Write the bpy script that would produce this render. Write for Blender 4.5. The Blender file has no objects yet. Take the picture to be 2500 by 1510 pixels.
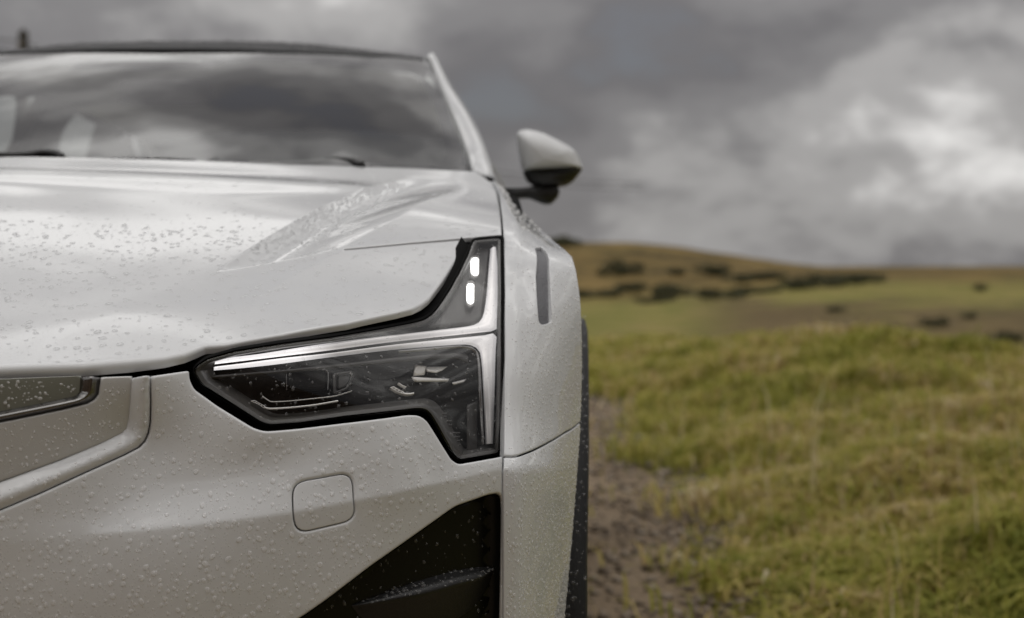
import bpy, math, random
import numpy as np
from mathutils import Vector
from mathutils.kdtree import KDTree
from mathutils.geometry import delaunay_2d_cdt

random.seed(7)
RNG = np.random.default_rng(11)
sc = bpy.context.scene
COL = sc.collection
H = 1.05                                   # eye height above the ground

# ------------------------------------------------------------------ camera
cam_d = bpy.data.cameras.new('camera')
cam = bpy.data.objects.new('camera', cam_d)
COL.objects.link(cam)
cam.location = (0, 0, H)
cam.rotation_euler = (math.radians(90), 0, 0)
cam_d.lens = 50.0
cam_d.sensor_width = 36.0
cam_d.sensor_fit = 'HORIZONTAL'
cam_d.shift_x = -140 / 2500
cam_d.shift_y = -105 / 2500
cam_d.clip_start = 0.05
cam_d.clip_end = 9000
cam_d.dof.use_dof = True
cam_d.dof.focus_distance = 1.60
cam_d.dof.aperture_fstop = 4.2
sc.camera = cam

# ------------------------------------------------------------------ world, sun, exposure
SUN_AZ, SUN_EL = math.radians(38), math.radians(84)      # azimuth to the right of straight ahead
world = bpy.data.worlds.new('World')
sc.world = world
world.use_nodes = True
nt = world.node_tree
nt.nodes.clear()


def N(tree, kind, **kw):
    n = tree.nodes.new(kind)
    for k, v in kw.items():
        if k == 'inp':
            for i, val in v.items():
                n.inputs[i].default_value = val
        else:
            setattr(n, k, v)
    return n


def math_node(tree, op, a, b=None, clamp=False):
    n = tree.nodes.new('ShaderNodeMath')
    n.operation = op
    n.use_clamp = clamp
    for i, v in enumerate((a, b)):
        if v is None:
            continue
        if isinstance(v, (int, float)):
            n.inputs[i].default_value = v
        else:
            tree.links.new(v, n.inputs[i])
    return n.outputs[0]


def ramp(tree, fac, stops, interp='LINEAR'):
    n = tree.nodes.new('ShaderNodeValToRGB')
    cr = n.color_ramp
    cr.interpolation = interp
    while len(cr.elements) > 1:
        cr.elements.remove(cr.elements[-1])
    cr.elements[0].position = stops[0][0]
    cr.elements[0].color = (*stops[0][1], 1)
    for p, c in stops[1:]:
        e = cr.elements.new(p)
        e.color = (*c, 1)
    if fac is not None:
        tree.links.new(fac, n.inputs[0])
    return n.outputs[0]


def mixc(tree, fac, a, b, mode='MIX'):
    n = tree.nodes.new('ShaderNodeMix')
    n.data_type = 'RGBA'
    n.blend_type = mode
    n.clamp_factor = True
    for i, v in ((0, fac), (6, a), (7, b)):
        if isinstance(v, (int, float)):
            n.inputs[i].default_value = v
        elif isinstance(v, tuple):
            n.inputs[i].default_value = (*v, 1) if len(v) == 3 else v
        else:
            tree.links.new(v, n.inputs[i])
    return n.outputs[2]


def build_sky():
    L = nt.links
    tc = N(nt, 'ShaderNodeTexCoord')
    sep = N(nt, 'ShaderNodeSeparateXYZ')
    L.new(tc.outputs['Generated'], sep.inputs[0])
    z = math_node(nt, 'MAXIMUM', sep.outputs[2], 0.0)
    # cloud deck: thick lumps, stretched sideways near the horizon
    mp = N(nt, 'ShaderNodeMapping')
    mp.inputs['Scale'].default_value = (1.0, 1.0, 1.9)
    mp.inputs['Location'].default_value = (0.028, -6.044, 3.378)
    L.new(tc.outputs['Generated'], mp.inputs[0])
    big = N(nt, 'ShaderNodeTexNoise', inp={'Scale': 3.4, 'Detail': 4.0, 'Roughness': 0.5, 'Distortion': 0.0})
    L.new(mp.outputs[0], big.inputs['Vector'])
    small = N(nt, 'ShaderNodeTexNoise', inp={'Scale': 9.0, 'Detail': 6.0, 'Roughness': 0.55, 'Distortion': 0.15})
    L.new(mp.outputs[0], small.inputs['Vector'])
    n1 = math_node(nt, 'MULTIPLY', big.outputs[0], 0.68)
    n2 = math_node(nt, 'MULTIPLY', small.outputs[0], 0.32)
    tot = math_node(nt, 'ADD', n1, n2)
    # broad glow of the veiled sun: light reaches farther through the deck towards it
    sd = Vector((math.sin(SUN_AZ) * math.cos(SUN_EL), math.cos(SUN_AZ) * math.cos(SUN_EL), math.sin(SUN_EL)))
    dt = N(nt, 'ShaderNodeVectorMath', operation='DOT_PRODUCT')
    L.new(tc.outputs['Generated'], dt.inputs[0])
    dt.inputs[1].default_value = sd
    glow = N(nt, 'ShaderNodeMapRange', interpolation_type='SMOOTHSTEP')
    glow.inputs['From Min'].default_value = 0.30
    glow.inputs['From Max'].default_value = 1.0
    glow.inputs['To Max'].default_value = 0.06
    L.new(dt.outputs['Value'], glow.inputs[0])
    v = math_node(nt, 'ADD', tot, glow.outputs[0])
    cloud = ramp(nt, v, [(0.38, (0.150, 0.144, 0.147)), (0.47, (0.205, 0.198, 0.199)),
                         (0.55, (0.36, 0.350, 0.344)), (0.65, (0.86, 0.845, 0.825))], 'EASE')
    # overcast law: a closed deck is about three times brighter overhead than at the horizon
    law = math_node(nt, 'MULTIPLY', z, 1.5)
    law = math_node(nt, 'ADD', law, 0.92)
    cl = N(nt, 'ShaderNodeVectorMath', operation='SCALE')
    L.new(cloud, cl.inputs[0])
    L.new(law, cl.inputs['Scale'])
    sky = N(nt, 'ShaderNodeTexSky', sky_type='NISHITA', sun_disc=False)
    sky.sun_elevation = SUN_EL
    sky.sun_rotation = SUN_AZ
    sky.air_density = 1.0
    sky.dust_density = 2.0
    skl = N(nt, 'ShaderNodeVectorMath', operation='SCALE')
    L.new(sky.outputs[0], skl.inputs[0])
    skl.inputs['Scale'].default_value = 0.07
    cover = N(nt, 'ShaderNodeMapRange', interpolation_type='SMOOTHSTEP')
    cover.inputs['From Min'].default_value = 0.33
    cover.inputs['From Max'].default_value = 0.40
    cover.inputs['To Min'].default_value = 0.8
    cover.inputs['To Max'].default_value = 0.97
    L.new(tot, cover.inputs[0])
    col = mixc(nt, cover.outputs[0], skl.outputs[0], cl.outputs[0])
    bg = N(nt, 'ShaderNodeBackground')
    bg.inputs['Strength'].default_value = 1.0
    L.new(col, bg.inputs[0])
    out = N(nt, 'ShaderNodeOutputWorld')
    L.new(bg.outputs[0], out.inputs[0])


build_sky()
sun_d = bpy.data.lights.new('sun', 'SUN')
sun_d.energy = 0.55
sun_d.angle = math.radians(60)
sun_d.color = (1.0, 0.975, 0.94)
sun = bpy.data.objects.new('sun', sun_d)
COL.objects.link(sun)
_sd = Vector((math.sin(SUN_AZ) * math.cos(SUN_EL), math.cos(SUN_AZ) * math.cos(SUN_EL), math.sin(SUN_EL)))
sun.rotation_euler = (-_sd).to_track_quat('-Z', 'Y').to_euler()
sun.location = (6, 8, 12)

sc.view_settings.view_transform = 'Standard'
sc.view_settings.look = 'None'
sc.view_settings.exposure = 0.0
sc.view_settings.gamma = 1.0
sc.view_settings.use_curve_mapping = False
sc.render.engine = 'CYCLES'
sc.cycles.use_denoising = True
sc.cycles.max_bounces = 12
sc.cycles.transparent_max_bounces = 24
sc.cycles.transmission_bounces = 10

# ------------------------------------------------------------------ materials
MATS = {}


def mat(name):
    m = bpy.data.materials.new(name)
    m.use_nodes = True
    t = m.node_tree
    MATS[name] = m
    return m, t, t.nodes['Principled BSDF'], t.links


def simple(name, col, rough=0.5, metal=0.0, coat=0.0, spec=0.5, bump=None, tint=None):
    m, t, p, L = mat(name)
    p.inputs['Base Color'].default_value = (*col, 1)
    p.inputs['Roughness'].default_value = rough
    p.inputs['Metallic'].default_value = metal
    p.inputs['Coat Weight'].default_value = coat
    p.inputs['Coat Roughness'].default_value = 0.03
    p.inputs['Specular IOR Level'].default_value = spec
    if tint:
        sc_, amt = tint
        tc = N(t, 'ShaderNodeTexCoord')
        nz = N(t, 'ShaderNodeTexNoise', inp={'Scale': sc_, 'Detail': 5.0, 'Roughness': 0.6})
        L.new(tc.outputs['Object'], nz.inputs['Vector'])
        c = ramp(t, nz.outputs[0], [(0.3, tuple(x * (1 - amt) for x in col)), (0.7, tuple(min(1, x * (1 + amt)) for x in col))])
        L.new(c, p.inputs['Base Color'])
    if bump:
        sc_, st = bump
        tc = N(t, 'ShaderNodeTexCoord')
        nz = N(t, 'ShaderNodeTexNoise', inp={'Scale': sc_, 'Detail': 3.0})
        L.new(tc.outputs['Object'], nz.inputs['Vector'])
        b = N(t, 'ShaderNodeBump', inp={'Strength': st, 'Distance': 0.002})
        L.new(nz.outputs[0], b.inputs['Height'])
        L.new(b.outputs[0], p.inputs['Normal'])
    return m


def paint(name, col):
    m, t, p, L = mat(name)
    tc = N(t, 'ShaderNodeTexCoord')
    film = N(t, 'ShaderNodeTexNoise', inp={'Scale': 14.0, 'Detail': 6.0, 'Roughness': 0.65})
    L.new(tc.outputs['Object'], film.inputs['Vector'])
    c = ramp(t, film.outputs[0], [(0.3, tuple(x * 0.965 for x in col)), (0.7, col)])
    L.new(c, p.inputs['Base Color'])
    p.inputs['Roughness'].default_value = 0.45
    p.inputs['Specular IOR Level'].default_value = 0.08
    p.inputs['Coat Weight'].default_value = 1.0
    p.inputs['Coat IOR'].default_value = 1.5
    fr = ramp(t, film.outputs[0], [(0.35, (0.02,) * 3), (0.75, (0.06,) * 3)])
    L.new(fr, p.inputs['Coat Roughness'])
    orange = N(t, 'ShaderNodeTexNoise', inp={'Scale': 260.0, 'Detail': 1.0})
    L.new(tc.outputs['Object'], orange.inputs['Vector'])
    b = N(t, 'ShaderNodeBump', inp={'Strength': 0.05, 'Distance': 0.0006})
    L.new(orange.outputs[0], b.inputs['Height'])
    L.new(b.outputs[0], p.inputs['Coat Normal'])
    return m


def fresnel(t, ior):
    """reflectance of a thin sheet, the same from both sides"""
    g = N(t, 'ShaderNodeNewGeometry')
    k = math_node(t, 'MULTIPLY', g.outputs['Backfacing'], 1.0 / ior - ior)
    f = N(t, 'ShaderNodeFresnel')
    t.links.new(math_node(t, 'ADD', k, ior), f.inputs['IOR'])
    return f.outputs[0]


def thin_glass(name, tint=(1, 1, 1), rough=0.0, ior=1.5, faces=1.0):
    m = bpy.data.materials.new(name)
    m.use_nodes = True
    t = m.node_tree
    t.nodes.clear()
    L = t.links
    tr = N(t, 'ShaderNodeBsdfTransparent')
    tr.inputs[0].default_value = (*tint, 1)
    gl = N(t, 'ShaderNodeBsdfGlossy')
    gl.inputs['Roughness'].default_value = rough
    gl.inputs[0].default_value = (1, 1, 1, 1)
    f2 = math_node(t, 'MULTIPLY', fresnel(t, ior), faces, clamp=True)
    mx = N(t, 'ShaderNodeMixShader')
    L.new(f2, mx.inputs[0])
    L.new(tr.outputs[0], mx.inputs[1])
    L.new(gl.outputs[0], mx.inputs[2])
    o = N(t, 'ShaderNodeOutputMaterial')
    L.new(mx.outputs[0], o.inputs[0])
    MATS[name] = m
    return m


def emissive(name, col, strength, base=(0.8, 0.8, 0.8)):
    m, t, p, L = mat(name)
    p.inputs['Base Color'].default_value = (*base, 1)
    p.inputs['Roughness'].default_value = 0.15
    p.inputs['Emission Color'].default_value = (*col, 1)
    p.inputs['Emission Strength'].default_value = strength
    return m


paint('white_paint', (0.66, 0.672, 0.682))
simple('black_liner', (0.004, 0.004, 0.004), 0.9, spec=0.1)
simple('gloss_black', (0.006, 0.006, 0.006), 0.12, coat=0.6, bump=(60, 0.03))
simple('intake_black', (0.004, 0.004, 0.0035), 0.30, spec=0.25)
simple('satin_black', (0.010, 0.010, 0.010), 0.45, bump=(500, 0.15))
simple('cladding', (0.012, 0.012, 0.012), 0.5, spec=0.3, bump=(900, 0.25))
simple('rubber', (0.018, 0.018, 0.018), 0.75, bump=(300, 0.3))
simple('chrome', (0.80, 0.79, 0.77), 0.35, metal=0.25)
simple('dark_chrome', (0.20, 0.195, 0.19), 0.16, metal=1.0)
simple('alloy', (0.30, 0.30, 0.31), 0.28, metal=1.0)
simple('lamp_black', (0.007, 0.006, 0.005), 0.55, spec=0.15)
simple('bezel_grey', (0.06, 0.058, 0.055), 0.35)
simple('lamp_grey', (0.040, 0.038, 0.036), 0.35, spec=0.4)
simple('radar_window', (0.17, 0.175, 0.145), 0.16, coat=1.0)
simple('smart_panel', (0.50, 0.50, 0.49), 0.32, coat=1.0)
simple('slot_grey', (0.10, 0.10, 0.11), 0.35, bump=(420, 0.9))
simple('cabin', (0.020, 0.020, 0.021), 0.8, tint=(20, 0.2))
simple('cabin_roof', (0.68, 0.66, 0.62), 0.9)
simple('seat_fabric', (0.06, 0.06, 0.062), 0.75, bump=(200, 0.3))
simple('roof_glass', (0.010, 0.010, 0.011), 0.5, spec=0.2, bump=(140, 0.6))
simple('frit', (0.004, 0.004, 0.007), 0.9, spec=0.0)
thin_glass('lens_clear', (0.96, 0.96, 0.96), ior=1.38)
thin_glass('screen_glass', (0.93, 0.96, 0.94), faces=1.1)
thin_glass('side_glass', (0.88, 0.91, 0.89))
thin_glass('privacy_glass', (0.10, 0.105, 0.105))
simple('mirror_silver', (0.85, 0.86, 0.87), 0.02, metal=1.0)


def water(name, gather_white, lens=0.0):
    """small rain drops: clear skin with plain white mixed in for the light they gather"""
    m = bpy.data.materials.new(name)
    m.use_nodes = True
    t = m.node_tree
    t.nodes.clear()
    L = t.links
    tr = N(t, 'ShaderNodeBsdfTransparent')
    gl = N(t, 'ShaderNodeBsdfGlossy', inp={'Roughness': 0.02})
    mx = N(t, 'ShaderNodeMixShader')
    L.new(fresnel(t, 1.42), mx.inputs[0])
    L.new(tr.outputs[0], mx.inputs[1])
    L.new(gl.outputs[0], mx.inputs[2])
    g2 = N(t, 'ShaderNodeBsdfDiffuse')
    g2.inputs[0].default_value = (1.0, 1.0, 1.0, 1)  # white body colour in place of gathered sky light
    m2 = N(t, 'ShaderNodeMixShader', inp={0: gather_white})
    L.new(mx.outputs[0], m2.inputs[1])
    L.new(g2.outputs[0], m2.inputs[2])
    g3 = N(t, 'ShaderNodeBsdfGlass', inp={'IOR': 1.33, 'Roughness': 0.0})
    m3 = N(t, 'ShaderNodeMixShader', inp={0: lens})
    L.new(m2.outputs[0], m3.inputs[1])
    L.new(g3.outputs[0], m3.inputs[2])
    o = N(t, 'ShaderNodeOutputMaterial')
    L.new(m3.outputs[0], o.inputs[0])
    MATS[name] = m


water('water', 0.34)
water('water_soft', 0.06, 0.45)
water('water_lens', 0.0, 0.9)
water('water_clear', 0.06)


def light_bar_mat():
    """light guide: emission graded along it to stand for sky reflections in the bar"""
    m, t, p, L = mat('light_guide')
    p.inputs['Base Color'].default_value = (0.40, 0.385, 0.37, 1)
    p.inputs['Roughness'].default_value = 0.22
    p.inputs['Metallic'].default_value = 0.55
    tc = N(t, 'ShaderNodeTexCoord')
    sep = N(t, 'ShaderNodeSeparateXYZ')
    L.new(tc.outputs['Object'], sep.inputs[0])
    fac = N(t, 'ShaderNodeMapRange')
    fac.inputs['From Min'].default_value = -0.40
    fac.inputs['From Max'].default_value = -0.07
    L.new(sep.outputs[0], fac.inputs[0])
    e = ramp(t, fac.outputs[0], [(0.0, (1, 1, 1)), (0.30, (0.85,) * 3), (0.42, (0.25,) * 3), (0.62, (0.16,) * 3), (0.80, (0.42,) * 3), (0.95, (0.40,) * 3)])  # bright and dim stretches imitate reflected sky
    p.inputs['Emission Color'].default_value = (1.0, 0.97, 0.98, 1)
    fz = N(t, 'ShaderNodeMapRange', interpolation_type='SMOOTHSTEP')
    fz.inputs['From Min'].default_value = H - 0.19
    fz.inputs['From Max'].default_value = H - 0.075
    fz.inputs['To Min'].default_value = 0.10
    L.new(sep.outputs[2], fz.inputs[0])
    st = math_node(t, 'MULTIPLY', math_node(t, 'MULTIPLY', e, fz.outputs[0]), 1.10)
    L.new(st, p.inputs['Emission Strength'])


light_bar_mat()
emissive('diode', (1.0, 0.99, 0.97), 2.2)


# ------------------------------------------------------------------ object helpers
def link(o, parent=None):
    COL.objects.link(o)
    if parent is not None:
        o.parent = parent
    return o


def tag(o, label=None, cat=None, group=None, kind=None):
    if label:
        o['label'] = label
    if cat:
        o['category'] = cat
    if group:
        o['group'] = group
    if kind:
        o['kind'] = kind
    return o


def mesh_obj(name, V, F, material, parent=None, smooth=True, zoff=True):
    """V in metres relative to the eye (z lifted to the world here)"""
    V = np.asarray(V, dtype=np.float64).reshape(-1, 3).copy()
    if zoff:
        V[:, 2] += H
    me = bpy.data.meshes.new(name)
    if isinstance(F, np.ndarray) and F.ndim == 2:
        k = F.shape[1]
        me.vertices.add(len(V))
        me.vertices.foreach_set('co', V.ravel().astype(np.float32))
        me.loops.add(F.size)
        me.loops.foreach_set('vertex_index', F.ravel().astype(np.int32))
        me.polygons.add(len(F))
        me.polygons.foreach_set('loop_start', np.arange(0, F.size, k, dtype=np.int32))
        me.polygons.foreach_set('loop_total', np.full(len(F), k, dtype=np.int32))
        me.update(calc_edges=True)
    else:
        me.from_pydata([tuple(v) for v in V], [], [tuple(f) for f in F])
        me.update()
    me.validate(clean_customdata=False)
    if smooth:
        me.polygons.foreach_set('use_smooth', [True] * len(me.polygons))
    me.materials.append(MATS[material] if isinstance(material, str) else material)
    o = bpy.data.objects.new(name, me)
    return link(o, parent)


CX = -1.0                                   # the car's centre plane


def mirror_obj(o, parent=None, label=None):
    """the same part on the other side of the car"""
    me = o.data.copy()
    n = len(me.vertices)
    a = np.empty(n * 3, dtype=np.float32)
    me.vertices.foreach_get('co', a)
    a[0::3] = 2 * CX - a[0::3]
    me.vertices.foreach_set('co', a)
    me.flip_normals()
    me.update()
    c = bpy.data.objects.new(o.name.split('.')[0], me)
    for k in o.keys():
        if k in ('label', 'kind'):
            c[k] = o[k]
    if label:
        c['label'] = label
    return link(c, parent if parent is not None else o.parent)


FPX = 50 / 36 * 2500
VPX, VPY = 1390.0, 650.0


def P3(px, py, d):
    return np.array([(px - VPX) * d / FPX, d, (VPY - py) * d / FPX])


def proj(P):
    return np.stack([VPX + FPX * P[:, 0] / P[:, 1], VPY - FPX * P[:, 2] / P[:, 1]], 1)


class TPS:
    def __init__(self, X, v, lam=1e-4):
        X = np.asarray(X, float)
        v = np.asarray(v, float)
        self.X = X
        n = len(X)
        K = self.U(X, X) + lam * np.eye(n)
        Pm = np.hstack([np.ones((n, 1)), X])
        A = np.zeros((n + 3, n + 3))
        A[:n, :n] = K
        A[:n, n:] = Pm
        A[n:, :n] = Pm.T
        w = np.linalg.solve(A, np.concatenate([v, np.zeros(3)]))
        self.w, self.a = w[:n], w[n:]

    @staticmethod
    def U(A, B):
        r2 = ((A[:, None, :] - B[None, :, :]) ** 2).sum(2)
        return np.where(r2 > 1e-16, 0.5 * r2 * np.log(np.maximum(r2, 1e-16)), 0.0)

    def __call__(self, Q):
        return self.U(Q, self.X) @ self.w + self.a[0] + Q @ self.a[1:]


def softplus(x, k):
    x = x / k
    return k * np.where(x > 30, x, np.log1p(np.exp(np.minimum(x, 30))))


class Surf:
    def __init__(self, f, sign=1.0, off=0.0, axis=None):
        self.f, self.sign, self.off, self.axis = f, sign, off, axis

    def normal(self, uv, h=6e-4):
        du = self.f(uv + [h, 0]) - self.f(uv - [h, 0])
        dv = self.f(uv + [0, h]) - self.f(uv - [0, h])
        n = np.cross(du, dv) * self.sign
        return n / np.maximum(np.linalg.norm(n, axis=1, keepdims=True), 1e-12)

    def __call__(self, uv, off=None):
        o = self.off if off is None else off
        P = self.f(uv)
        if o:
            P = P + (self.normal(uv) if self.axis is None else np.array(self.axis)) * o
        return P

    def shifted(self, off):
        return Surf(self.f, self.sign, off, self.axis)

    def inv(self, pix, guess):
        """pixels of the photograph -> parameters of the point of this surface seen there"""
        pix = np.asarray(pix, float)
        uv = np.array(guess, float) * np.ones((len(pix), 1)) if np.ndim(guess) == 1 else np.array(guess, float)
        h = 1e-4
        for _ in range(40):
            p0 = proj(self(uv))
            r = pix - p0
            ju = (proj(self(uv + [h, 0])) - p0) / h
            jv = (proj(self(uv + [0, h])) - p0) / h
            det = ju[:, 0] * jv[:, 1] - ju[:, 1] * jv[:, 0]
            det = np.where(np.abs(det) < 1e-3, 1e-3, det)
            su = (r[:, 0] * jv[:, 1] - r[:, 1] * jv[:, 0]) / det
            sv = (ju[:, 0] * r[:, 1] - ju[:, 1] * r[:, 0]) / det
            st = np.stack([su, sv], 1)
            ln = np.linalg.norm(st, axis=1, keepdims=True)
            st *= np.minimum(1, 0.06 / np.maximum(ln, 1e-9))
            uv = uv + st
        return uv


def resample(pts, step, closed=True):
    pts = np.asarray(pts, float)
    if closed:
        pts = np.vstack([pts, pts[:1]])
    out = []
    for a, b in zip(pts[:-1], pts[1:]):
        n = max(1, int(math.ceil(np.linalg.norm(b - a) / step)))
        for k in range(n):
            out.append(a + (b - a) * k / n)
    if not closed:
        out.append(pts[-1])
    return np.array(out)


def round_poly(pts, rad, closed=True, n=5):
    """round the corners of a polygon"""
    pts = [np.asarray(p, float) for p in pts]
    out = []
    m = len(pts)
    for i, p in enumerate(pts):
        if not closed and i in (0, m - 1):
            out.append(p)
            continue
        a, b = pts[i - 1], pts[(i + 1) % m]
        la, lb = np.linalg.norm(a - p), np.linalg.norm(b - p)
        r = min(rad, la * 0.45, lb * 0.45)
        s, e = p + (a - p) / la * r, p + (b - p) / lb * r
        for k in range(n + 1):
            t = k / n
            out.append((1 - t) ** 2 * s + 2 * t * (1 - t) * p + t * t * e)
    return np.array(out)


def catmull(pts, n=6):
    pts = np.asarray(pts, float)
    P = np.vstack([2 * pts[0] - pts[1], pts, 2 * pts[-1] - pts[-2]])
    out = []
    for i in range(1, len(P) - 2):
        for k in range(n):
            t = k / n
            a, b, c, d = P[i - 1], P[i], P[i + 1], P[i + 2]
            out.append(0.5 * (2 * b + (c - a) * t + (2 * a - 5 * b + 4 * c - d) * t * t + (3 * b - a - 3 * c + d) * t ** 3))
    out.append(pts[-1])
    return np.array(out)


def seg_dist(Q, A, B):
    """distance of each point to the nearest segment"""
    out = np.full(len(Q), 1e9)
    d = B - A
    l2 = np.maximum((d ** 2).sum(1), 1e-14)
    step = max(1, int(4e6 // max(1, len(A))))
    for i in range(0, len(Q), step):
        q = Q[i:i + step]
        w = q[:, None, :] - A[None]
        t = np.clip((w * d[None]).sum(2) / l2[None], 0, 1)
        e = w - t[..., None] * d[None]
        out[i:i + step] = np.sqrt((e ** 2).sum(2).min(1))
    return out


def loop_dist(Q, loops):
    """distance to closely sampled outlines: nearest sample, then its two segments"""
    V = np.vstack(loops)
    nxt, prv, s = [], [], 0
    for l in loops:
        n = len(l)
        i = np.arange(n)
        nxt.append(s + (i + 1) % n)
        prv.append(s + (i - 1) % n)
        s += n
    nxt, prv = np.concatenate(nxt), np.concatenate(prv)
    kd = KDTree(len(V))
    for i, (a, b) in enumerate(V.tolist()):
        kd.insert((a, b, 0.0), i)
    kd.balance()
    find = kd.find
    idx = np.array([find((a, b, 0.0))[1] for a, b in Q.tolist()], dtype=np.int64)
    out = np.full(len(Q), 1e9)
    for o in (nxt, prv):
        A, B = V[idx], V[o[idx]]
        d = B - A
        w = Q - A
        t = np.clip((w * d).sum(1) / np.maximum((d * d).sum(1), 1e-14), 0, 1)
        e = w - d * t[:, None]
        out = np.minimum(out, np.sqrt((e * e).sum(1)))
    return out


def line_dist(Q, line):
    line = np.asarray(line, float)
    return seg_dist(Q, line[:-1], line[1:])


def inside(Q, loop):
    x, y = Q[:, 0], Q[:, 1]
    c = np.zeros(len(Q), bool)
    for (x0, y0), (x1, y1) in zip(loop, np.roll(loop, -1, 0)):
        if y0 == y1:
            continue
        m = (y0 > y) != (y1 > y)
        c ^= m & (x < (x1 - x0) * (y - y0) / (y1 - y0) + x0)
    return c


def inside_all(Q, outer, holes):
    m = inside(Q, outer)
    for h in holes:
        m &= ~inside(Q, h)
    return m


def area2(l):
    return float(np.sum(l[:, 0] * np.roll(l[:, 1], -1) - np.roll(l[:, 0], -1) * l[:, 1]))


PANELS = {}


def panel(name, surf, outer, material, parent, holes=(), step=0.01, estep=0.003, r=0.002, flange=0.008,
          lines=(), disp=None, smooth=True, rvar=None):
    """a sheet with rolled edges cut out of a surface; outlines are given in the surface's own parameters"""
    outer = resample(outer, estep)
    holes = [resample(h, estep) for h in holes]
    loops = [outer] + holes
    pts = [l for l in loops]
    allp = []
    offs = [r * q for q in (0.05, 0.18, 0.42, 0.75, 1.05)] if r > 0 else []
    extra = []
    for li, l in enumerate(loops):
        sgn = 1 if area2(l) > 0 else -1
        if li > 0:
            sgn = -sgn
        tg = np.roll(l, -1, 0) - np.roll(l, 1, 0)
        tg /= np.maximum(np.linalg.norm(tg, axis=1, keepdims=True), 1e-12)
        nn = np.stack([-tg[:, 1], tg[:, 0]], 1) * sgn
        for o in offs:
            q = l + nn * o
            dd = loop_dist(q, loops)
            extra.append(q[(dd > o * 0.9)])
    for ln in lines:
        ln = resample(ln, estep * 1.3, closed=False)
        tg = np.gradient(ln, axis=0)
        tg /= np.maximum(np.linalg.norm(tg, axis=1, keepdims=True), 1e-12)
        nn = np.stack([-tg[:, 1], tg[:, 0]], 1)
        for o in (-0.005, -0.0022, -0.0008, 0.0008, 0.0022, 0.005):
            extra.append(ln + nn * o)
    mn, mx = outer.min(0), outer.max(0)
    gx, gy = np.meshgrid(np.arange(mn[0], mx[0], step), np.arange(mn[1], mx[1], step * 0.87))
    gx = gx + (np.arange(gx.shape[0]) % 2)[:, None] * step * 0.5
    G = np.stack([gx.ravel(), gy.ravel()], 1)
    G = G[inside_all(G, outer, holes)]
    if len(G):
        G = G[loop_dist(G, loops) > max(r * 1.25, estep * 0.6)]
    if lines and len(G):
        for ln in lines:
            G = G[line_dist(G, ln) > 0.007]
    ex = np.vstack(extra) if extra else np.zeros((0, 2))
    if len(ex):
        ex = ex[inside_all(ex, outer, holes)]
        ex = ex[loop_dist(ex, loops) > max(r * 0.03, 1e-5)]
    nb = sum(len(l) for l in loops)
    Q = np.vstack(loops + [ex, G])
    edges, s = [], 0
    for l in loops:
        n = len(l)
        edges += [(s + i, s + (i + 1) % n) for i in range(n)]
        s += n
    res = delaunay_2d_cdt([Vector((float(a), float(b))) for a, b in Q], edges, [], 0, 1e-7)
    vo = np.array([(v[0], v[1]) for v in res[0]])
    tri = np.array([f for f in res[2] if len(f) == 3], dtype=np.int64)
    cen = vo[tri].mean(1)
    tri = tri[inside_all(cen, outer, holes)]
    used = np.unique(tri)
    remap = -np.ones(len(vo), np.int64)
    remap[used] = np.arange(len(used))
    vo, tri = vo[used], remap[tri]
    # orientation
    a, b, c = vo[tri[:, 0]], vo[tri[:, 1]], vo[tri[:, 2]]
    cr = (b[:, 0] - a[:, 0]) * (c[:, 1] - a[:, 1]) - (b[:, 1] - a[:, 1]) * (c[:, 0] - a[:, 0])
    flip = (cr * surf.sign) < 0
    tri[flip] = tri[flip][:, ::-1]
    P = surf(vo)
    Nn = surf.normal(vo)
    d = loop_dist(vo, loops)
    push = np.zeros(len(vo))
    if r > 0:
        rv = np.full(len(vo), r) if rvar is None else rvar(vo)
        x = np.clip(rv - d, 0, rv)
        push = rv - np.sqrt(np.maximum(rv * rv - x * x, 0))
    if disp is not None:
        push = push - disp(vo)
    P = P - Nn * push[:, None]
    V, F = [P], [tri]
    if flange:
        ed = {}
        for t in tri:
            for i in range(3):
                e = (int(t[i]), int(t[(i + 1) % 3]))
                ed[e] = 1
        bd = [e for e in ed if (e[1], e[0]) not in ed]
        ids = sorted({i for e in bd for i in e})
        mp = {i: len(P) + k for k, i in enumerate(ids)}
        V.append(P[ids] - (Nn[ids] if surf.axis is None else np.array(surf.axis)) * flange)
        q = []
        for i, j in bd:
            q.append((j, i, mp[i]))
            q.append((j, mp[i], mp[j]))
        F.append(np.array(q, dtype=np.int64))
    o = mesh_obj(name, np.vstack(V), np.vstack(F), material, parent, smooth)
    PANELS[o.name] = (surf, outer, holes, disp)
    return o


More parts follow.
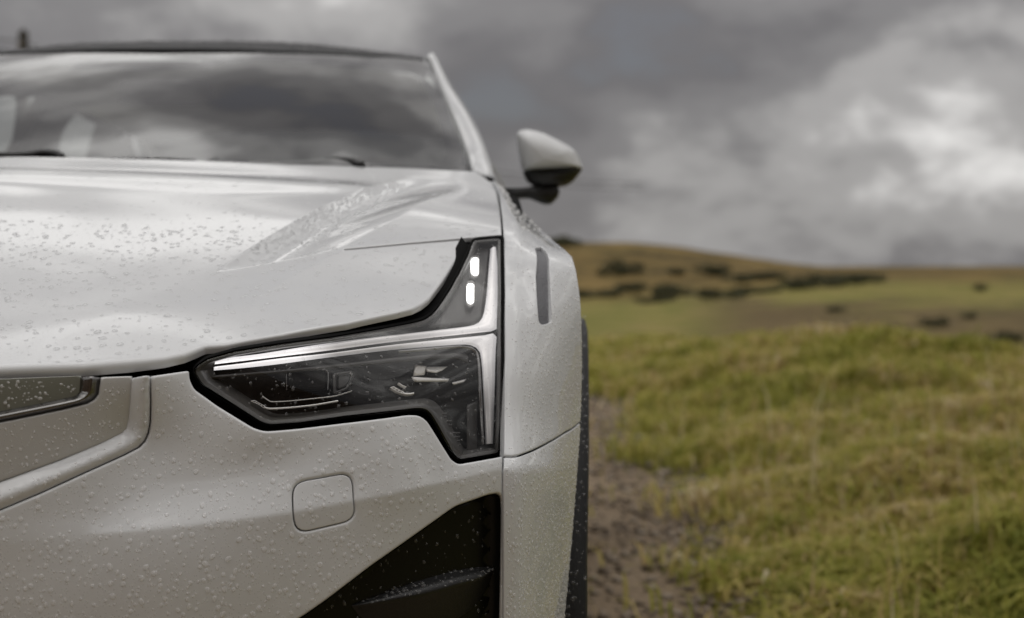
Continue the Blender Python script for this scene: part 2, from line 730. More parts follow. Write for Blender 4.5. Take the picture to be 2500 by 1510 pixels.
def drops(parent, surf, outer, holes, count, rmin, rmax, power=2.4, disp=None, margin=0.003, clip=None,
          flat=0.42, sag=0.0, seg=8, off=0.0, keep=None, water='water'):
    """rain drops resting on a surface, one mesh"""
    mn, mx = outer.min(0), outer.max(0)
    if clip is not None:
        mn, mx = np.maximum(mn, clip[0]), np.minimum(mx, clip[1])
    got, rad = [], []
    tries = 0
    n = 0
    cell = {}
    order = np.sort(rmin + (rmax - rmin) * RNG.random(count) ** power)[::-1]
    while n < count and tries < 30:
        tries += 1
        Q = mn + (mx - mn) * RNG.random((count * 2, 2))
        Q = Q[inside_all(Q, outer, holes)]
        if len(Q) == 0:
            continue
        Q = Q[loop_dist(Q, [outer] + list(holes)) > margin]
        if keep is not None:
            Q = Q[keep(Q)]
        for q in Q:
            if n >= count:
                break
            rr = order[n]
            k = (int(q[0] / 0.012), int(q[1] / 0.012))
            ok = True
            for i in (-1, 0, 1):
                for j in (-1, 0, 1):
                    for (x, y, r2) in cell.get((k[0] + i, k[1] + j), ()):
                        if (x - q[0]) ** 2 + (y - q[1]) ** 2 < (rr + r2) ** 2 * 1.15:
                            ok = False
            if ok:
                cell.setdefault(k, []).append((q[0], q[1], rr))
                got.append(q)
                rad.append(rr)
                n += 1
    if not got:
        return None
    U = np.array(got)
    R = np.array(rad)
    P = surf(U)
    Nn = surf.normal(U)
    if disp is not None:
        P = P + Nn * disp(U)[:, None]
    up = np.array([0, 0, 1.0])
    T = up - Nn * (Nn @ up)[:, None]
    T = T / np.maximum(np.linalg.norm(T, axis=1, keepdims=True), 1e-6)
    B = np.cross(Nn, T)
    rings = [(1.0, -0.06), (0.97, 0.30), (0.80, 0.66), (0.48, 0.90)]
    k = len(rings) * seg + 1
    n = len(U)
    ang = np.arange(seg) * 2 * math.pi / seg
    wob = 1 + 0.16 * (RNG.random((n, seg)) - 0.5)
    ell = 1 + 0.5 * (RNG.random(n) - 0.35)
    ph = RNG.random(n) * 6.28
    hgt = R * flat * (0.8 + 0.4 * RNG.random(n))
    V = np.zeros((n, k, 3))
    for ri, (s, hh) in enumerate(rings):
        ca, sa = np.cos(ang)[None] * ell[:, None], np.sin(ang)[None] / np.sqrt(ell)[:, None]
        cr, sr = np.cos(ph)[:, None], np.sin(ph)[:, None]
        x = (ca * cr - sa * sr) * s * wob
        y = (ca * sr + sa * cr) * s * wob
        y = y * (1 + sag) - sag * hh * 0.7
        V[:, ri * seg:(ri + 1) * seg] = P[:, None] + (B[:, None] * x[..., None] + T[:, None] * y[..., None]) * R[:, None, None] + (Nn * (hgt * hh + off)[:, None])[:, None]
    V[:, -1] = P + Nn * (hgt + off)[:, None] - T * (R * sag * 0.6)[:, None]
    f = []
    for ri in range(len(rings) - 1):
        for i in range(seg):
            a, b = ri * seg + i, ri * seg + (i + 1) % seg
            f.append((a, b, b + seg))
            f.append((a, b + seg, a + seg))
    t = (len(rings) - 1) * seg
    for i in range(seg):
        f.append((t + i, t + (i + 1) % seg, k - 1))
    f = np.array(f)
    F = (f[None] + (np.arange(n) * k)[:, None, None]).reshape(-1, 3)
    # outward winding
    a, b, c = V[0][f[0][0]], V[0][f[0][1]], V[0][f[0][2]]
    ctr = P[0]
    if np.dot(np.cross(b - a, c - a), (a + b + c) / 3 - ctr) < 0:
        F = F[:, ::-1]
    o = mesh_obj('water_drops', V.reshape(-1, 3), np.ascontiguousarray(F), water, parent)
    tag(o, kind='stuff')
    return o


def tube_mesh(pts, rad, seg=8, caps=True):
    pts = np.asarray(pts, float)
    n = len(pts)
    rad = np.full(n, rad) if np.isscalar(rad) else np.asarray(rad, float)
    tg = np.gradient(pts, axis=0)
    tg /= np.maximum(np.linalg.norm(tg, axis=1, keepdims=True), 1e-12)
    ref = np.array([0, 0, 1.0]) if abs(tg[0][2]) < 0.9 else np.array([1.0, 0, 0])
    V, F = [], []
    for i in range(n):
        a = np.cross(tg[i], ref)
        a /= np.linalg.norm(a)
        b = np.cross(a, tg[i])
        for k in range(seg):
            t = 2 * math.pi * k / seg
            V.append(pts[i] + (a * math.cos(t) + b * math.sin(t)) * rad[i])
    for i in range(n - 1):
        for k in range(seg):
            F.append((i * seg + k, i * seg + (k + 1) % seg, (i + 1) * seg + (k + 1) % seg, (i + 1) * seg + k))
    if caps:
        F.append(tuple(range(seg))[::-1])
        F.append(tuple((n - 1) * seg + k for k in range(seg)))
    return np.array(V), F


def loft(rows, closed=False, capped=False):
    """rows of equal length -> quads"""
    rows = [np.asarray(r, float) for r in rows]
    m = len(rows[0])
    V = np.vstack(rows)
    F = []
    for i in range(len(rows) - 1):
        for k in range(m if closed else m - 1):
            F.append((i * m + k, i * m + (k + 1) % m, (i + 1) * m + (k + 1) % m, (i + 1) * m + k))
    if capped:
        F.append(tuple(range(m))[::-1])
        F.append(tuple((len(rows) - 1) * m + k for k in range(m)))
    return V, F


def refl(x):
    return CX + np.abs(x - CX)


def with_mirror(pts):
    """control points and their mirror images"""
    pts = np.asarray(pts, float)
    m = pts.copy()
    m[:, 0] = 2 * CX - m[:, 0]
    keep = np.abs(pts[:, 0] - CX) > 1e-3
    return np.vstack([pts, m[keep]])


def full_loop(half):
    """half outline running from the centre plane round and back to it -> whole outline"""
    half = np.asarray(half, float)
    m = half[::-1].copy()
    m[:, 0] = 2 * CX - m[:, 0]
    sel = np.abs(m[:, 0] - CX) > 1e-4
    return np.vstack([half, m[sel]])


def other(l):
    m = np.asarray(l, float)[::-1].copy()
    m[:, 0] = 2 * CX - m[:, 0]
    return m


# ------------------------------------------------------------------ surface of the car's nose: y = F(x, z)
def front_surface():
    c = [P3(*p) for p in [
        (1225, 590, 1.945), (1150, 600, 1.885), (1225, 700, 1.825), (1225, 800, 1.75), (1225, 900, 1.70), (1225, 1000, 1.665),
        (1225, 1110, 1.642), (1225, 1300, 1.635), (1225, 1500, 1.635), (1090, 700, 1.785), (1050, 745, 1.735), (1000, 790, 1.68),
        (850, 830, 1.60), (688, 845, 1.548), (500, 885, 1.508), (470, 905, 1.50), (640, 1045, 1.492), (900, 1020, 1.535),
        (1030, 1005, 1.572), (1120, 1125, 1.602), (850, 930, 1.555), (1050, 900, 1.625), (640, 1150, 1.490), (640, 1300, 1.484),
        (370, 920, 1.470), (370, 1080, 1.474), (0, 930, 1.415), (0, 1250, 1.405), (0, 1500, 1.398), (600, 1500, 1.474),
        (1000, 1300, 1.560), (1000, 1500, 1.556), (370, 1300, 1.445), (870, 1180, 1.530)]]
    c += [np.array(p) for p in [(-1.0, 1.375, -0.10), (-1.0, 1.35, -0.30), (-1.0, 1.36, -0.50), (-1.0, 1.44, -0.80),
                                (-0.78, 1.372, -0.30), (-0.78, 1.385, -0.10), (-0.75, 1.385, -0.50), (-0.55, 1.50, -0.80), (-0.08, 1.70, -0.80)]]
    c = with_mirror(np.array(c))
    tps = TPS(c[:, [0, 2]], c[:, 1], 2e-4)

    def base(uv):
        return np.stack([uv[:, 0], tps(uv), uv[:, 1]], 1)
    S0 = Surf(base)
    lo = S0.inv(np.array([(60, 1318), (240, 1302), (470, 1276), (700, 1245), (960, 1195), (1229, 1134)], float), (-0.3, -0.2))
    hi = S0.inv(np.array([(60, 1316), (222, 1286), (375, 1228), (603, 1149), (807, 1080), (965, 1041), (1229, 1004)], float), (-0.3, -0.2))

    def f(uv):
        xr = refl(uv[:, 0])
        zl = np.interp(xr, lo[:, 0], lo[:, 1])
        zu = np.interp(xr, hi[:, 0], hi[:, 1])
        z = uv[:, 1]
        a = softplus(zu - z, 0.006) - softplus(zl - z, 0.0011)
        y = tps(uv) - 0.50 * a
        return np.stack([uv[:, 0], y, z], 1)
    return Surf(f), lo


FRONT, CREASE_FRONT = front_surface()


def fpix(pts, off=0.0, guess=(-0.3, -0.15)):
    return FRONT.shifted(off).inv(np.array(pts, float), guess)


# ------------------------------------------------------------------ bonnet: z = G(x, y)
def hood_surface():
    A = np.array([P3(527, 663, 1.78), P3(622, 600, 1.90), P3(713, 545, 2.02), P3(774, 511, 2.12), P3(835, 485, 2.21), P3(926, 453, 2.34), P3(990, 436, 2.46)])[:, :2]
    B = np.array([P3(630, 728, 1.68), P3(690, 690, 1.734), P3(840, 606, 1.886), P3(970, 535, 2.06), P3(1100, 470, 2.26), P3(1150, 445, 2.42)])[:, :2]

    def delta(q):
        x, y = refl(q[:, 0]), q[:, 1]
        xa = np.interp(y, A[:, 1], A[:, 0])
        xb = np.interp(y, B[:, 1], B[:, 0])
        w = np.maximum(xb - xa, 0.04)
        u = (x - xa) / w
        uu = np.clip(u, 0, 1)
        k = 0.26                                            # steep bank under the left edge, long rise to the ridge
        sh = np.where(uu < k, np.sin(uu / k * math.pi / 2), (1 - np.clip((uu - k) / (1 - k), 0, 1) ** 1.35) ** 1.7)
        sh = np.where((u <= 0) | (u >= 1), 0, sh)
        # the trough opens behind the rear lip of the nose wing and dies out towards the screen
        s0 = np.clip((y - (A[0, 1] - 0.004 + (B[2, 1] - A[0, 1]) * (x - A[0, 0]) / (B[2, 0] - A[0, 0]))) / 0.030, 0, 1)
        s1 = np.clip((2.62 - y) / 0.40, 0, 1)
        on = s0 * s0 * (3 - 2 * s0) * s1 * s1 * (3 - 2 * s1)
        d = -0.016 * sh * on
        # ridge: beyond it the sheet tips down to the lamp
        s2 = np.clip((y - 1.50) / 0.42, 0, 1)
        s2 = s2 * s2 * (3 - 2 * s2)
        s3 = np.clip((2.60 - y) / 0.35, 0, 1)
        s3 = s3 * s3 * (3 - 2 * s3)
        d = d - 0.12 * softplus(x - xb, 0.0010) * s2 * s3
        # swell of the sheet along the screen
        d = d + 0.006 * np.exp(-((y - 2.36) / 0.07) ** 2) * np.clip((-0.30 - x) / 0.08, 0, 1)
        return d
    c = [P3(*p) for p in [
        (0, 922, 1.42), (200, 916, 1.445), (400, 899, 1.48), (474, 880, 1.502), (688, 826, 1.552), (846, 798, 1.605), (1025, 754, 1.705),
        (1084, 691, 1.80), (1140, 590, 1.935), (1225, 574, 1.965), (1219, 500, 2.28), (1213, 468, 2.47), (1195, 440, 2.62),
        (1165, 418, 2.74), (700, 400, 2.64), (300, 386, 2.61), (0, 386, 2.60),
        (600, 700, 1.719), (600, 560, 1.986), (600, 450, 2.33), (0, 700, 1.684), (0, 560, 1.945), (0, 450, 2.275),
        (1000, 640, 1.845), (1120, 500, 2.20), (300, 760, 1.60), (850, 700, 1.74)]]
    c += [np.array(p) for p in [(-1.0, 1.36, -0.118), (-1.0, 1.62, -0.027), (-1.0, 1.92, 0.060), (-1.0, 2.25, 0.138), (-1.0, 2.58, 0.200)]]
    c = with_mirror(np.array(c))
    a_px = np.array([(527, 663), (622, 600), (713, 545), (774, 511), (835, 485), (926, 453), (990, 436)], float)
    b_px = np.array([(630, 728), (690, 690), (840, 606), (970, 535), (1100, 470), (1150, 447)], float)
    for _ in range(3):                                  # settle the two style lines on the sheet itself
        tps = TPS(c[:, :2], c[:, 2] - delta(c[:, :2]), 1.5e-2)
        S = Surf(lambda q: np.stack([q[:, 0], q[:, 1], tps(q)], 1))
        A[:] = S.inv(a_px, A.copy())
        B[:] = S.inv(b_px, B.copy())
    tps = TPS(c[:, :2], c[:, 2] - delta(c[:, :2]), 1.5e-2)

    def f(q):
        return np.stack([q[:, 0], q[:, 1], tps(q) + delta(q)], 1)
    return Surf(f), A, B


HOOD, LINE_A, LINE_B = hood_surface()


# ------------------------------------------------------------------ wing (fender): loft of rows
def pchip(xs, ys, q):
    """monotone cubic; ys (K, ...) sampled at xs (K,) -> at q (N,) -> (N, ...)"""
    xs = np.asarray(xs, float)
    ys = np.asarray(ys, float)
    h = np.diff(xs)
    sh = (len(h),) + (1,) * (ys.ndim - 1)
    dl = np.diff(ys, axis=0) / h.reshape(sh)
    m = np.zeros_like(ys)
    same = dl[:-1] * dl[1:] > 0
    w1 = (2 * h[1:] + h[:-1]).reshape((-1,) + (1,) * (ys.ndim - 1))
    w2 = (h[1:] + 2 * h[:-1]).reshape((-1,) + (1,) * (ys.ndim - 1))
    hm = (w1 + w2) / (w1 / np.where(same, dl[:-1], 1) + w2 / np.where(same, dl[1:], 1))
    m[1:-1] = np.where(same, hm, 0)
    m[0], m[-1] = dl[0], dl[-1]
    i = np.clip(np.searchsorted(xs, q) - 1, 0, len(xs) - 2)
    t = ((q - xs[i]) / h[i])
    shp = (len(q),) + (1,) * (ys.ndim - 1)
    t = t.reshape(shp)
    hh = h[i].reshape(shp)
    return ((1 + 2 * t) * (1 - t) ** 2 * ys[i] + t * (1 - t) ** 2 * hh * m[i] + t * t * (3 - 2 * t) * ys[i + 1] + t * t * (t - 1) * hh * m[i + 1])


FU = np.array([0.0, 0.0165, 0.0185, 0.045, 0.085, 0.125, 0.155, 0.175, 0.225, 0.30])


def fender_surface():
    # py : gap edge (x, d), fold x, silhouette (x, d)
    rows = [(440, 1200, 2.66, 1203, 1206, 2.80), (470, 1217, 2.47, 1223, 1237, 2.68), (508, 1223, 2.26, 1240, 1266, 2.53),
            (544, 1227, 2.09, 1256, 1303, 2.38), (590, 1230, 1.965, 1264, 1352, 2.17), (632, 1232, 1.90, 1268, 1397, 1.985),
            (664, 1233, 1.865, 1269, 1406, 1.945), (700, 1233, 1.835, 1269, 1412, 1.925), (760, 1233, 1.785, 1269, 1418, 1.905),
            (830, 1233, 1.745, 1269, 1420, 1.895), (900, 1233, 1.712, 1269, 1420, 1.89),
            (1030, 1232, 1.668, 1269, 1417, 1.875), (1110, 1231, 1.632, 1268, 1412, 1.855), (1150, 1230, 1.612, 1268, 1409, 1.848),
            (1342, 1230, 1.604, 1266, 1394, 1.84), (1510, 1230, 1.604, 1263, 1378, 1.835), (1900, 1226, 1.63, 1255, 1345, 1.84)]
    vs = [0.98, 0.83, 0.70, 0.60, 0.50, 0.45, 0.425, 0.40, 0.365, 0.33, 0.295, 0.23, 0.19, 0.17, 0.08, 0.0, -0.19]
    grid = []
    for (py, x0, d0, x1, x4, d4) in rows:
        d1 = d0 + 0.010
        r = [P3(x0, py, d0), P3(x1 - 2, py, d1 - 0.0005), P3(x1 + 2, py, d1 + 0.002)]
        for t in (0.28, 0.60, 0.84, 0.955):
            x = x1 + 2 + (x4 - x1 - 2) * t
            r.append(P3(x, py, d1 + (d4 - d1) * (0.62 * t + 0.38 * t ** 3)))
        s = P3(x4, py, d4)
        r.append(s)
        dn = np.array([0.0, 1.0, 0.0])
        r.append(s + np.array([-0.002, 0.06, 0.0 if py > 640 else -0.004]))
        r.append(s + np.array([-0.006, 0.14, 0.0 if py > 640 else -0.012]))
        grid.append(r)
    grid = np.array(grid)[::-1]
    vs = np.array(vs)[::-1]

    def f(uv):
        cols = pchip(vs, grid, np.clip(uv[:, 1], vs[0], vs[-1]))       # (N, K, 3)
        u = np.clip(uv[:, 0], FU[0], FU[-1])
        # interpolate along u, every sample with its own columns
        dl = np.diff(cols, axis=1) / np.diff(FU)[None, :, None]
        h = np.diff(FU)
        m = np.zeros_like(cols)
        same = dl[:, :-1] * dl[:, 1:] > 0
        w1 = (2 * h[1:] + h[:-1])[None, :, None]
        w2 = (h[1:] + 2 * h[:-1])[None, :, None]
        hm = (w1 + w2) / (w1 / np.where(same, dl[:, :-1], 1) + w2 / np.where(same, dl[:, 1:], 1))
        m[:, 1:-1] = np.where(same, hm, 0)
        m[:, 0], m[:, -1] = dl[:, 0], dl[:, -1]
        i = np.clip(np.searchsorted(FU, u) - 1, 0, len(FU) - 2)
        k = np.arange(len(u))
        t = ((u - FU[i]) / h[i])[:, None]
        hh = h[i][:, None]
        return ((1 + 2 * t) * (1 - t) ** 2 * cols[k, i] + t * (1 - t) ** 2 * hh * m[k, i] + t * t * (3 - 2 * t) * cols[k, i + 1] + t * t * (t - 1) * hh * m[k, i + 1])
    return Surf(f)


FENDER = fender_surface()


# ------------------------------------------------------------------ windscreen and roof: z = W(x, y)
def screen_surface():
    c = [P3(*p) for p in [(0, 395, 2.63), (300, 395, 2.635), (700, 412, 2.67), (1000, 422, 2.73), (1155, 432, 2.80),
                          (412, 128, 3.48), (700, 131, 3.51), (900, 138, 3.56), (1048, 150, 3.64),
                          (600, 250, 3.05), (1100, 275, 3.18), (900, 250, 3.08)]]
    c += [np.array((-1.0, 2.635, 0.192)), np.array((-1.0, 3.05, 0.366)), np.array((-1.0, 3.48, 0.525))]
    c = with_mirror(np.array(c))

    def terms(q):                                             # one smooth, even sheet
        x2, y = (q[:, 0] - CX) ** 2, q[:, 1] - 3.0
        return np.stack([np.ones(len(q)), x2, x2 * x2, y, y * y, x2 * y], 1)
    co = np.linalg.lstsq(terms(c[:, :2]), c[:, 2], rcond=None)[0]
    return Surf(lambda q: np.stack([q[:, 0], q[:, 1], terms(q) @ co], 1))


SCREEN = screen_surface()


def roof_surface():
    c = [(-1.0, 3.48, 0.532), (-1.0, 3.70, 0.583), (-1.0, 4.3, 0.612), (-1.0, 5.2, 0.56), (-0.70, 3.51, 0.530), (-0.70, 3.72, 0.580), (-0.70, 4.3, 0.606),
         (-0.36, 3.64, 0.528), (-0.36, 3.80, 0.553), (-0.36, 4.3, 0.572), (-0.40, 5.2, 0.52), (-0.7, 5.2, 0.555)]
    c = with_mirror(np.array(c))
    tps = TPS(c[:, :2], c[:, 2], 2e-4)
    return Surf(lambda q: np.stack([q[:, 0], q[:, 1], tps(q)], 1))


ROOF = roof_surface()

# ================================================================== the place: ground, track, hill
def smooth(a, b, x):
    t = np.clip((x - a) / (b - a), 0, 1)
    return t * t * (3 - 2 * t)


def bumps(x, y, s, seed):
    r = np.random.default_rng(seed)
    out = np.zeros_like(x)
    for k in range(7):
        a = r.random() * 6.28
        f = (1 + k * 0.35) / s
        out += np.sin((x * math.cos(a) + y * math.sin(a)) * f * 6.28 + r.random() * 6.28) / (1 + 0.5 * k)
    return out / 3.0


def ground_z(x, y):
    """height of the moor above the wheel tracks"""
    r = np.hypot(x, y)
    z = np.zeros_like(x)
    off = smooth(0.35, 1.6, x) + smooth(3.0, 5.0, -x - 1.0) * 0.6                 # verge beside the track
    near = 1 - smooth(15, 30, y)
    z += off * 0.10
    # grassy bank beside the track
    z += 0.30 * np.exp(-((y - 14 + 0.30 * (x - 3)) / 6.0) ** 2) * smooth(0.3, 2.5, x) * (1 - 0.75 * smooth(2.5, 7.0, x))
    z += (bumps(x, y, 2.2, 3) * 0.085 + bumps(x, y, 0.8, 4) * 0.045) * off * near + bumps(x, y, 7.0, 5) * 0.07 * off
    # the hollow beyond it, then the rising pasture to the right and the hill straight ahead
    hz = (1 - smooth(0.03, 0.20, x / np.maximum(y, 1.0))) * smooth(1, 30, y)
    zr = -0.95 * smooth(11, 25, y) * (1 - smooth(48, 112, y)) + 0.55 * smooth(60, 170, y)
    zh = -1.25 * smooth(18, 40, y) * (1 - smooth(85, 150, y)) + 4.3 * smooth(88, 200, y) * (1 - 0.8 * smooth(215, 420, y))
    z += zr * (1 - hz) + zh * hz
    z += -0.34 * smooth(1.8, 6.0, x) * smooth(6, 14, y) * (1 - smooth(25, 45, y))
    z += bumps(x, y, 26, 9) * 0.22 * hz * smooth(90, 140, y)
    # unseen hillside behind the camera, steepened to keep sky light off the car's front
    z += 0.95 * np.maximum(0, -y - 2.5) * smooth(2.5, 6, -y) * (1 - 0.75 * smooth(22, 60, -y)) * (1 - smooth(120, 500, r))
    z += bumps(x, y, 60, 8) * 0.25 * smooth(60, 160, r)
    z += -2.5 * smooth(900, 6000, r)
    return z


def ground_material():
    m, t, p, L = mat('moor')
    tc = N(t, 'ShaderNodeTexCoord')
    sep = N(t, 'ShaderNodeSeparateXYZ')
    L.new(tc.outputs['Object'], sep.inputs[0])
    n1 = N(t, 'ShaderNodeTexNoise', inp={'Scale': 0.55, 'Detail': 8.0, 'Roughness': 0.65})
    n2 = N(t, 'ShaderNodeTexNoise', inp={'Scale': 0.085, 'Detail': 8.0, 'Roughness': 0.72})
    n3 = N(t, 'ShaderNodeTexNoise', inp={'Scale': 14.0, 'Detail': 6.0, 'Roughness': 0.7})
    for n in (n1, n2, n3):
        L.new(tc.outputs['Object'], n.inputs['Vector'])
    grass = ramp(t, n1.outputs[0], [(0.30, (0.13, 0.14, 0.030)), (0.48, (0.22, 0.205, 0.050)), (0.60, (0.29, 0.235, 0.080)), (0.72, (0.21, 0.15, 0.062))])
    heath = ramp(t, n2.outputs[0], [(0.35, (0.085, 0.060, 0.024)), (0.47, (0.165, 0.115, 0.040)), (0.58, (0.22, 0.155, 0.055)), (0.70, (0.11, 0.095, 0.03))])
    # heath on the hill and in the hollow
    far = N(t, 'ShaderNodeMapRange', interpolation_type='SMOOTHSTEP')
    far.inputs['From Min'].default_value = 98
    far.inputs['From Max'].default_value = 135
    wob = math_node(t, 'MULTIPLY', n2.outputs[0], 50.0)
    L.new(math_node(t, 'ADD', sep.outputs[1], wob), far.inputs[0])
    n4 = N(t, 'ShaderNodeTexNoise', inp={'Scale': 0.2, 'Detail': 5.0, 'Roughness': 0.6})
    L.new(tc.outputs['Object'], n4.inputs['Vector'])
    holl = N(t, 'ShaderNodeMapRange', interpolation_type='SMOOTHSTEP')
    holl.inputs['From Min'].default_value = -0.50
    holl.inputs['From Max'].default_value = -0.88
    hw = math_node(t, 'MULTIPLY', math_node(t, 'SUBTRACT', n4.outputs[0], 0.5), 1.1)
    L.new(math_node(t, 'ADD', sep.outputs[2], hw), holl.inputs[0])
    patch = ramp(t, n4.outputs[0], [(0.36, (0.32, 0.37, 0.28)), (0.47, (0.88, 0.88, 0.80)), (0.62, (1.18, 1.12, 1.05))])
    heath = mixc(t, 0.9, heath, patch, 'MULTIPLY')
    c = mixc(t, far.outputs[0], grass, heath)
    brown = ramp(t, n1.outputs[0], [(0.35, (0.095, 0.068, 0.030)), (0.6, (0.18, 0.130, 0.058))])
    side = N(t, 'ShaderNodeMapRange', interpolation_type='SMOOTHSTEP')
    side.inputs['From Min'].default_value = 0.06
    side.inputs['From Max'].default_value = 0.14
    L.new(math_node(t, 'DIVIDE', sep.outputs[0], math_node(t, 'MAXIMUM', sep.outputs[1], 1.0)), side.inputs[0])
    c = mixc(t, math_node(t, 'MULTIPLY', holl.outputs[0], side.outputs[0]), c, brown)
    # unseen slope behind the camera: brown added to warm its bounce on the bumper
    back = N(t, 'ShaderNodeMapRange', interpolation_type='SMOOTHSTEP')
    back.inputs['From Min'].default_value = -1.0
    back.inputs['From Max'].default_value = -5.0
    L.new(sep.outputs[1], back.inputs[0])
    bounce_brown = ramp(t, n1.outputs[0], [(0.35, (0.10, 0.066, 0.042)), (0.6, (0.19, 0.130, 0.090))])
    c = mixc(t, back.outputs[0], c, bounce_brown)
    dk = ramp(t, n3.outputs[0], [(0.3, (0.55,) * 3), (0.7, (1.2,) * 3)])
    c = mixc(t, 0.8, c, dk, 'MULTIPLY')
    L.new(c, p.inputs['Base Color'])
    p.inputs['Roughness'].default_value = 0.9
    p.inputs['Specular IOR Level'].default_value = 0.15
    b = N(t, 'ShaderNodeBump', inp={'Strength': 0.8, 'Distance': 0.05})
    L.new(n3.outputs[0], b.inputs['Height'])
    L.new(b.outputs[0], p.inputs['Normal'])


ground_material()


def build_ground():
    th = np.concatenate([np.linspace(-180, -40, 36)[:-1], np.linspace(-40, 50, 260)[:-1], np.linspace(50, 180, 34)[:-1]])
    th = np.radians(th)
    rr = np.concatenate([[0.02], np.geomspace(0.4, 40, 150), np.geomspace(41, 300, 130), np.geomspace(310, 7000, 40)])
    A, R = np.meshgrid(th, rr)
    X, Y = R * np.sin(A), R * np.cos(A)
    Z = ground_z(X, Y)
    n, m = R.shape
    V = np.stack([X.ravel(), Y.ravel(), Z.ravel()], 1)
    i, j = np.meshgrid(np.arange(n - 1), np.arange(m), indexing='ij')
    a = i * m + j
    b = i * m + (j + 1) % m
    F = np.stack([a.ravel(), (a + m).ravel(), (b + m).ravel(), b.ravel()], 1)
    o = mesh_obj('moorland_ground', V, F, 'moor', None, zoff=False)
    tag(o, 'rolling green and brown moorland behind the white car', 'ground', kind='structure')


build_ground()


def track_material():
    m, t, p, L = mat('track')
    tc = N(t, 'ShaderNodeTexCoord')
    n1 = N(t, 'ShaderNodeTexNoise', inp={'Scale': 1.6, 'Detail': 8.0, 'Roughness': 0.7})
    n2 = N(t, 'ShaderNodeTexVoronoi', inp={'Scale': 34.0})
    for n in (n1, n2):
        L.new(tc.outputs['Object'], n.inputs['Vector'])
    c = ramp(t, n1.outputs[0], [(0.3, (0.15, 0.108, 0.068)), (0.55, (0.26, 0.195, 0.128)), (0.75, (0.32, 0.255, 0.18))])
    st = ramp(t, n2.outputs['Distance'], [(0.1, (1.05,) * 3), (0.5, (0.86,) * 3)])
    L.new(mixc(t, 0.8, c, st, 'MULTIPLY'), p.inputs['Base Color'])
    p.inputs['Roughness'].default_value = 0.9
    p.inputs['Specular IOR Level'].default_value = 0.2
    b = N(t, 'ShaderNodeBump', inp={'Strength': 0.4, 'Distance': 0.012})
    L.new(n2.outputs['Distance'], b.inputs['Height'])
    b.invert = True
    L.new(b.outputs[0], p.inputs['Normal'])


track_material()


def track_edges(y):
    r = 0.42 + 0.06 * np.sin(y * 1.3) + 0.05 * np.sin(y * 3.1 + 1) - 0.9 * smooth(8.5, 16, y)
    l = -2.75 + 0.12 * np.sin(y * 1.1 + 2) + 0.05 * np.sin(y * 3.7)
    return l, r


def build_track():
    ys = np.concatenate([np.linspace(-12, 14, 180), np.linspace(14.5, 17, 8)])
    rows = []
    for y in ys:
        l, r = track_edges(np.array([y]))
        xs = np.linspace(l[0], max(r[0], l[0] + 0.2), 24)
        rows.append(np.stack([xs, np.full(24, y), ground_z(xs, np.full(24, y)) + 0.012], 1))
    V, F = loft(rows)
    o = mesh_obj('gravel_track', V, [f[::-1] for f in F], 'track', None, zoff=False)
    tag(o, 'stony brown gravel track the white car stands on', 'track', kind='structure')


build_track()


def blade_material(name, stops, thin=0.4):
    m, t, p, L = mat(name)
    at = N(t, 'ShaderNodeAttribute', attribute_name='tint')
    c = ramp(t, at.outputs['Fac'], stops)
    L.new(c, p.inputs['Base Color'])
    p.inputs['Roughness'].default_value = 0.75
    p.inputs['Specular IOR Level'].default_value = 0.15
    if thin:
        tl = N(t, 'ShaderNodeBsdfTranslucent')
        L.new(c, tl.inputs[0])
        mx = N(t, 'ShaderNodeMixShader', inp={0: thin})
        L.new(p.outputs[0], mx.inputs[1])
        L.new(tl.outputs[0], mx.inputs[2])
        L.new(mx.outputs[0], t.nodes['Material Output'].inputs[0])
    return m


blade_material('grass_blades', [(0.0, (0.22, 0.235, 0.040)), (0.38, (0.41, 0.385, 0.085)), (0.62, (0.58, 0.47, 0.175)), (0.78, (0.50, 0.37, 0.20)), (0.9, (0.66, 0.54, 0.32)), (1.0, (0.74, 0.65, 0.45))])


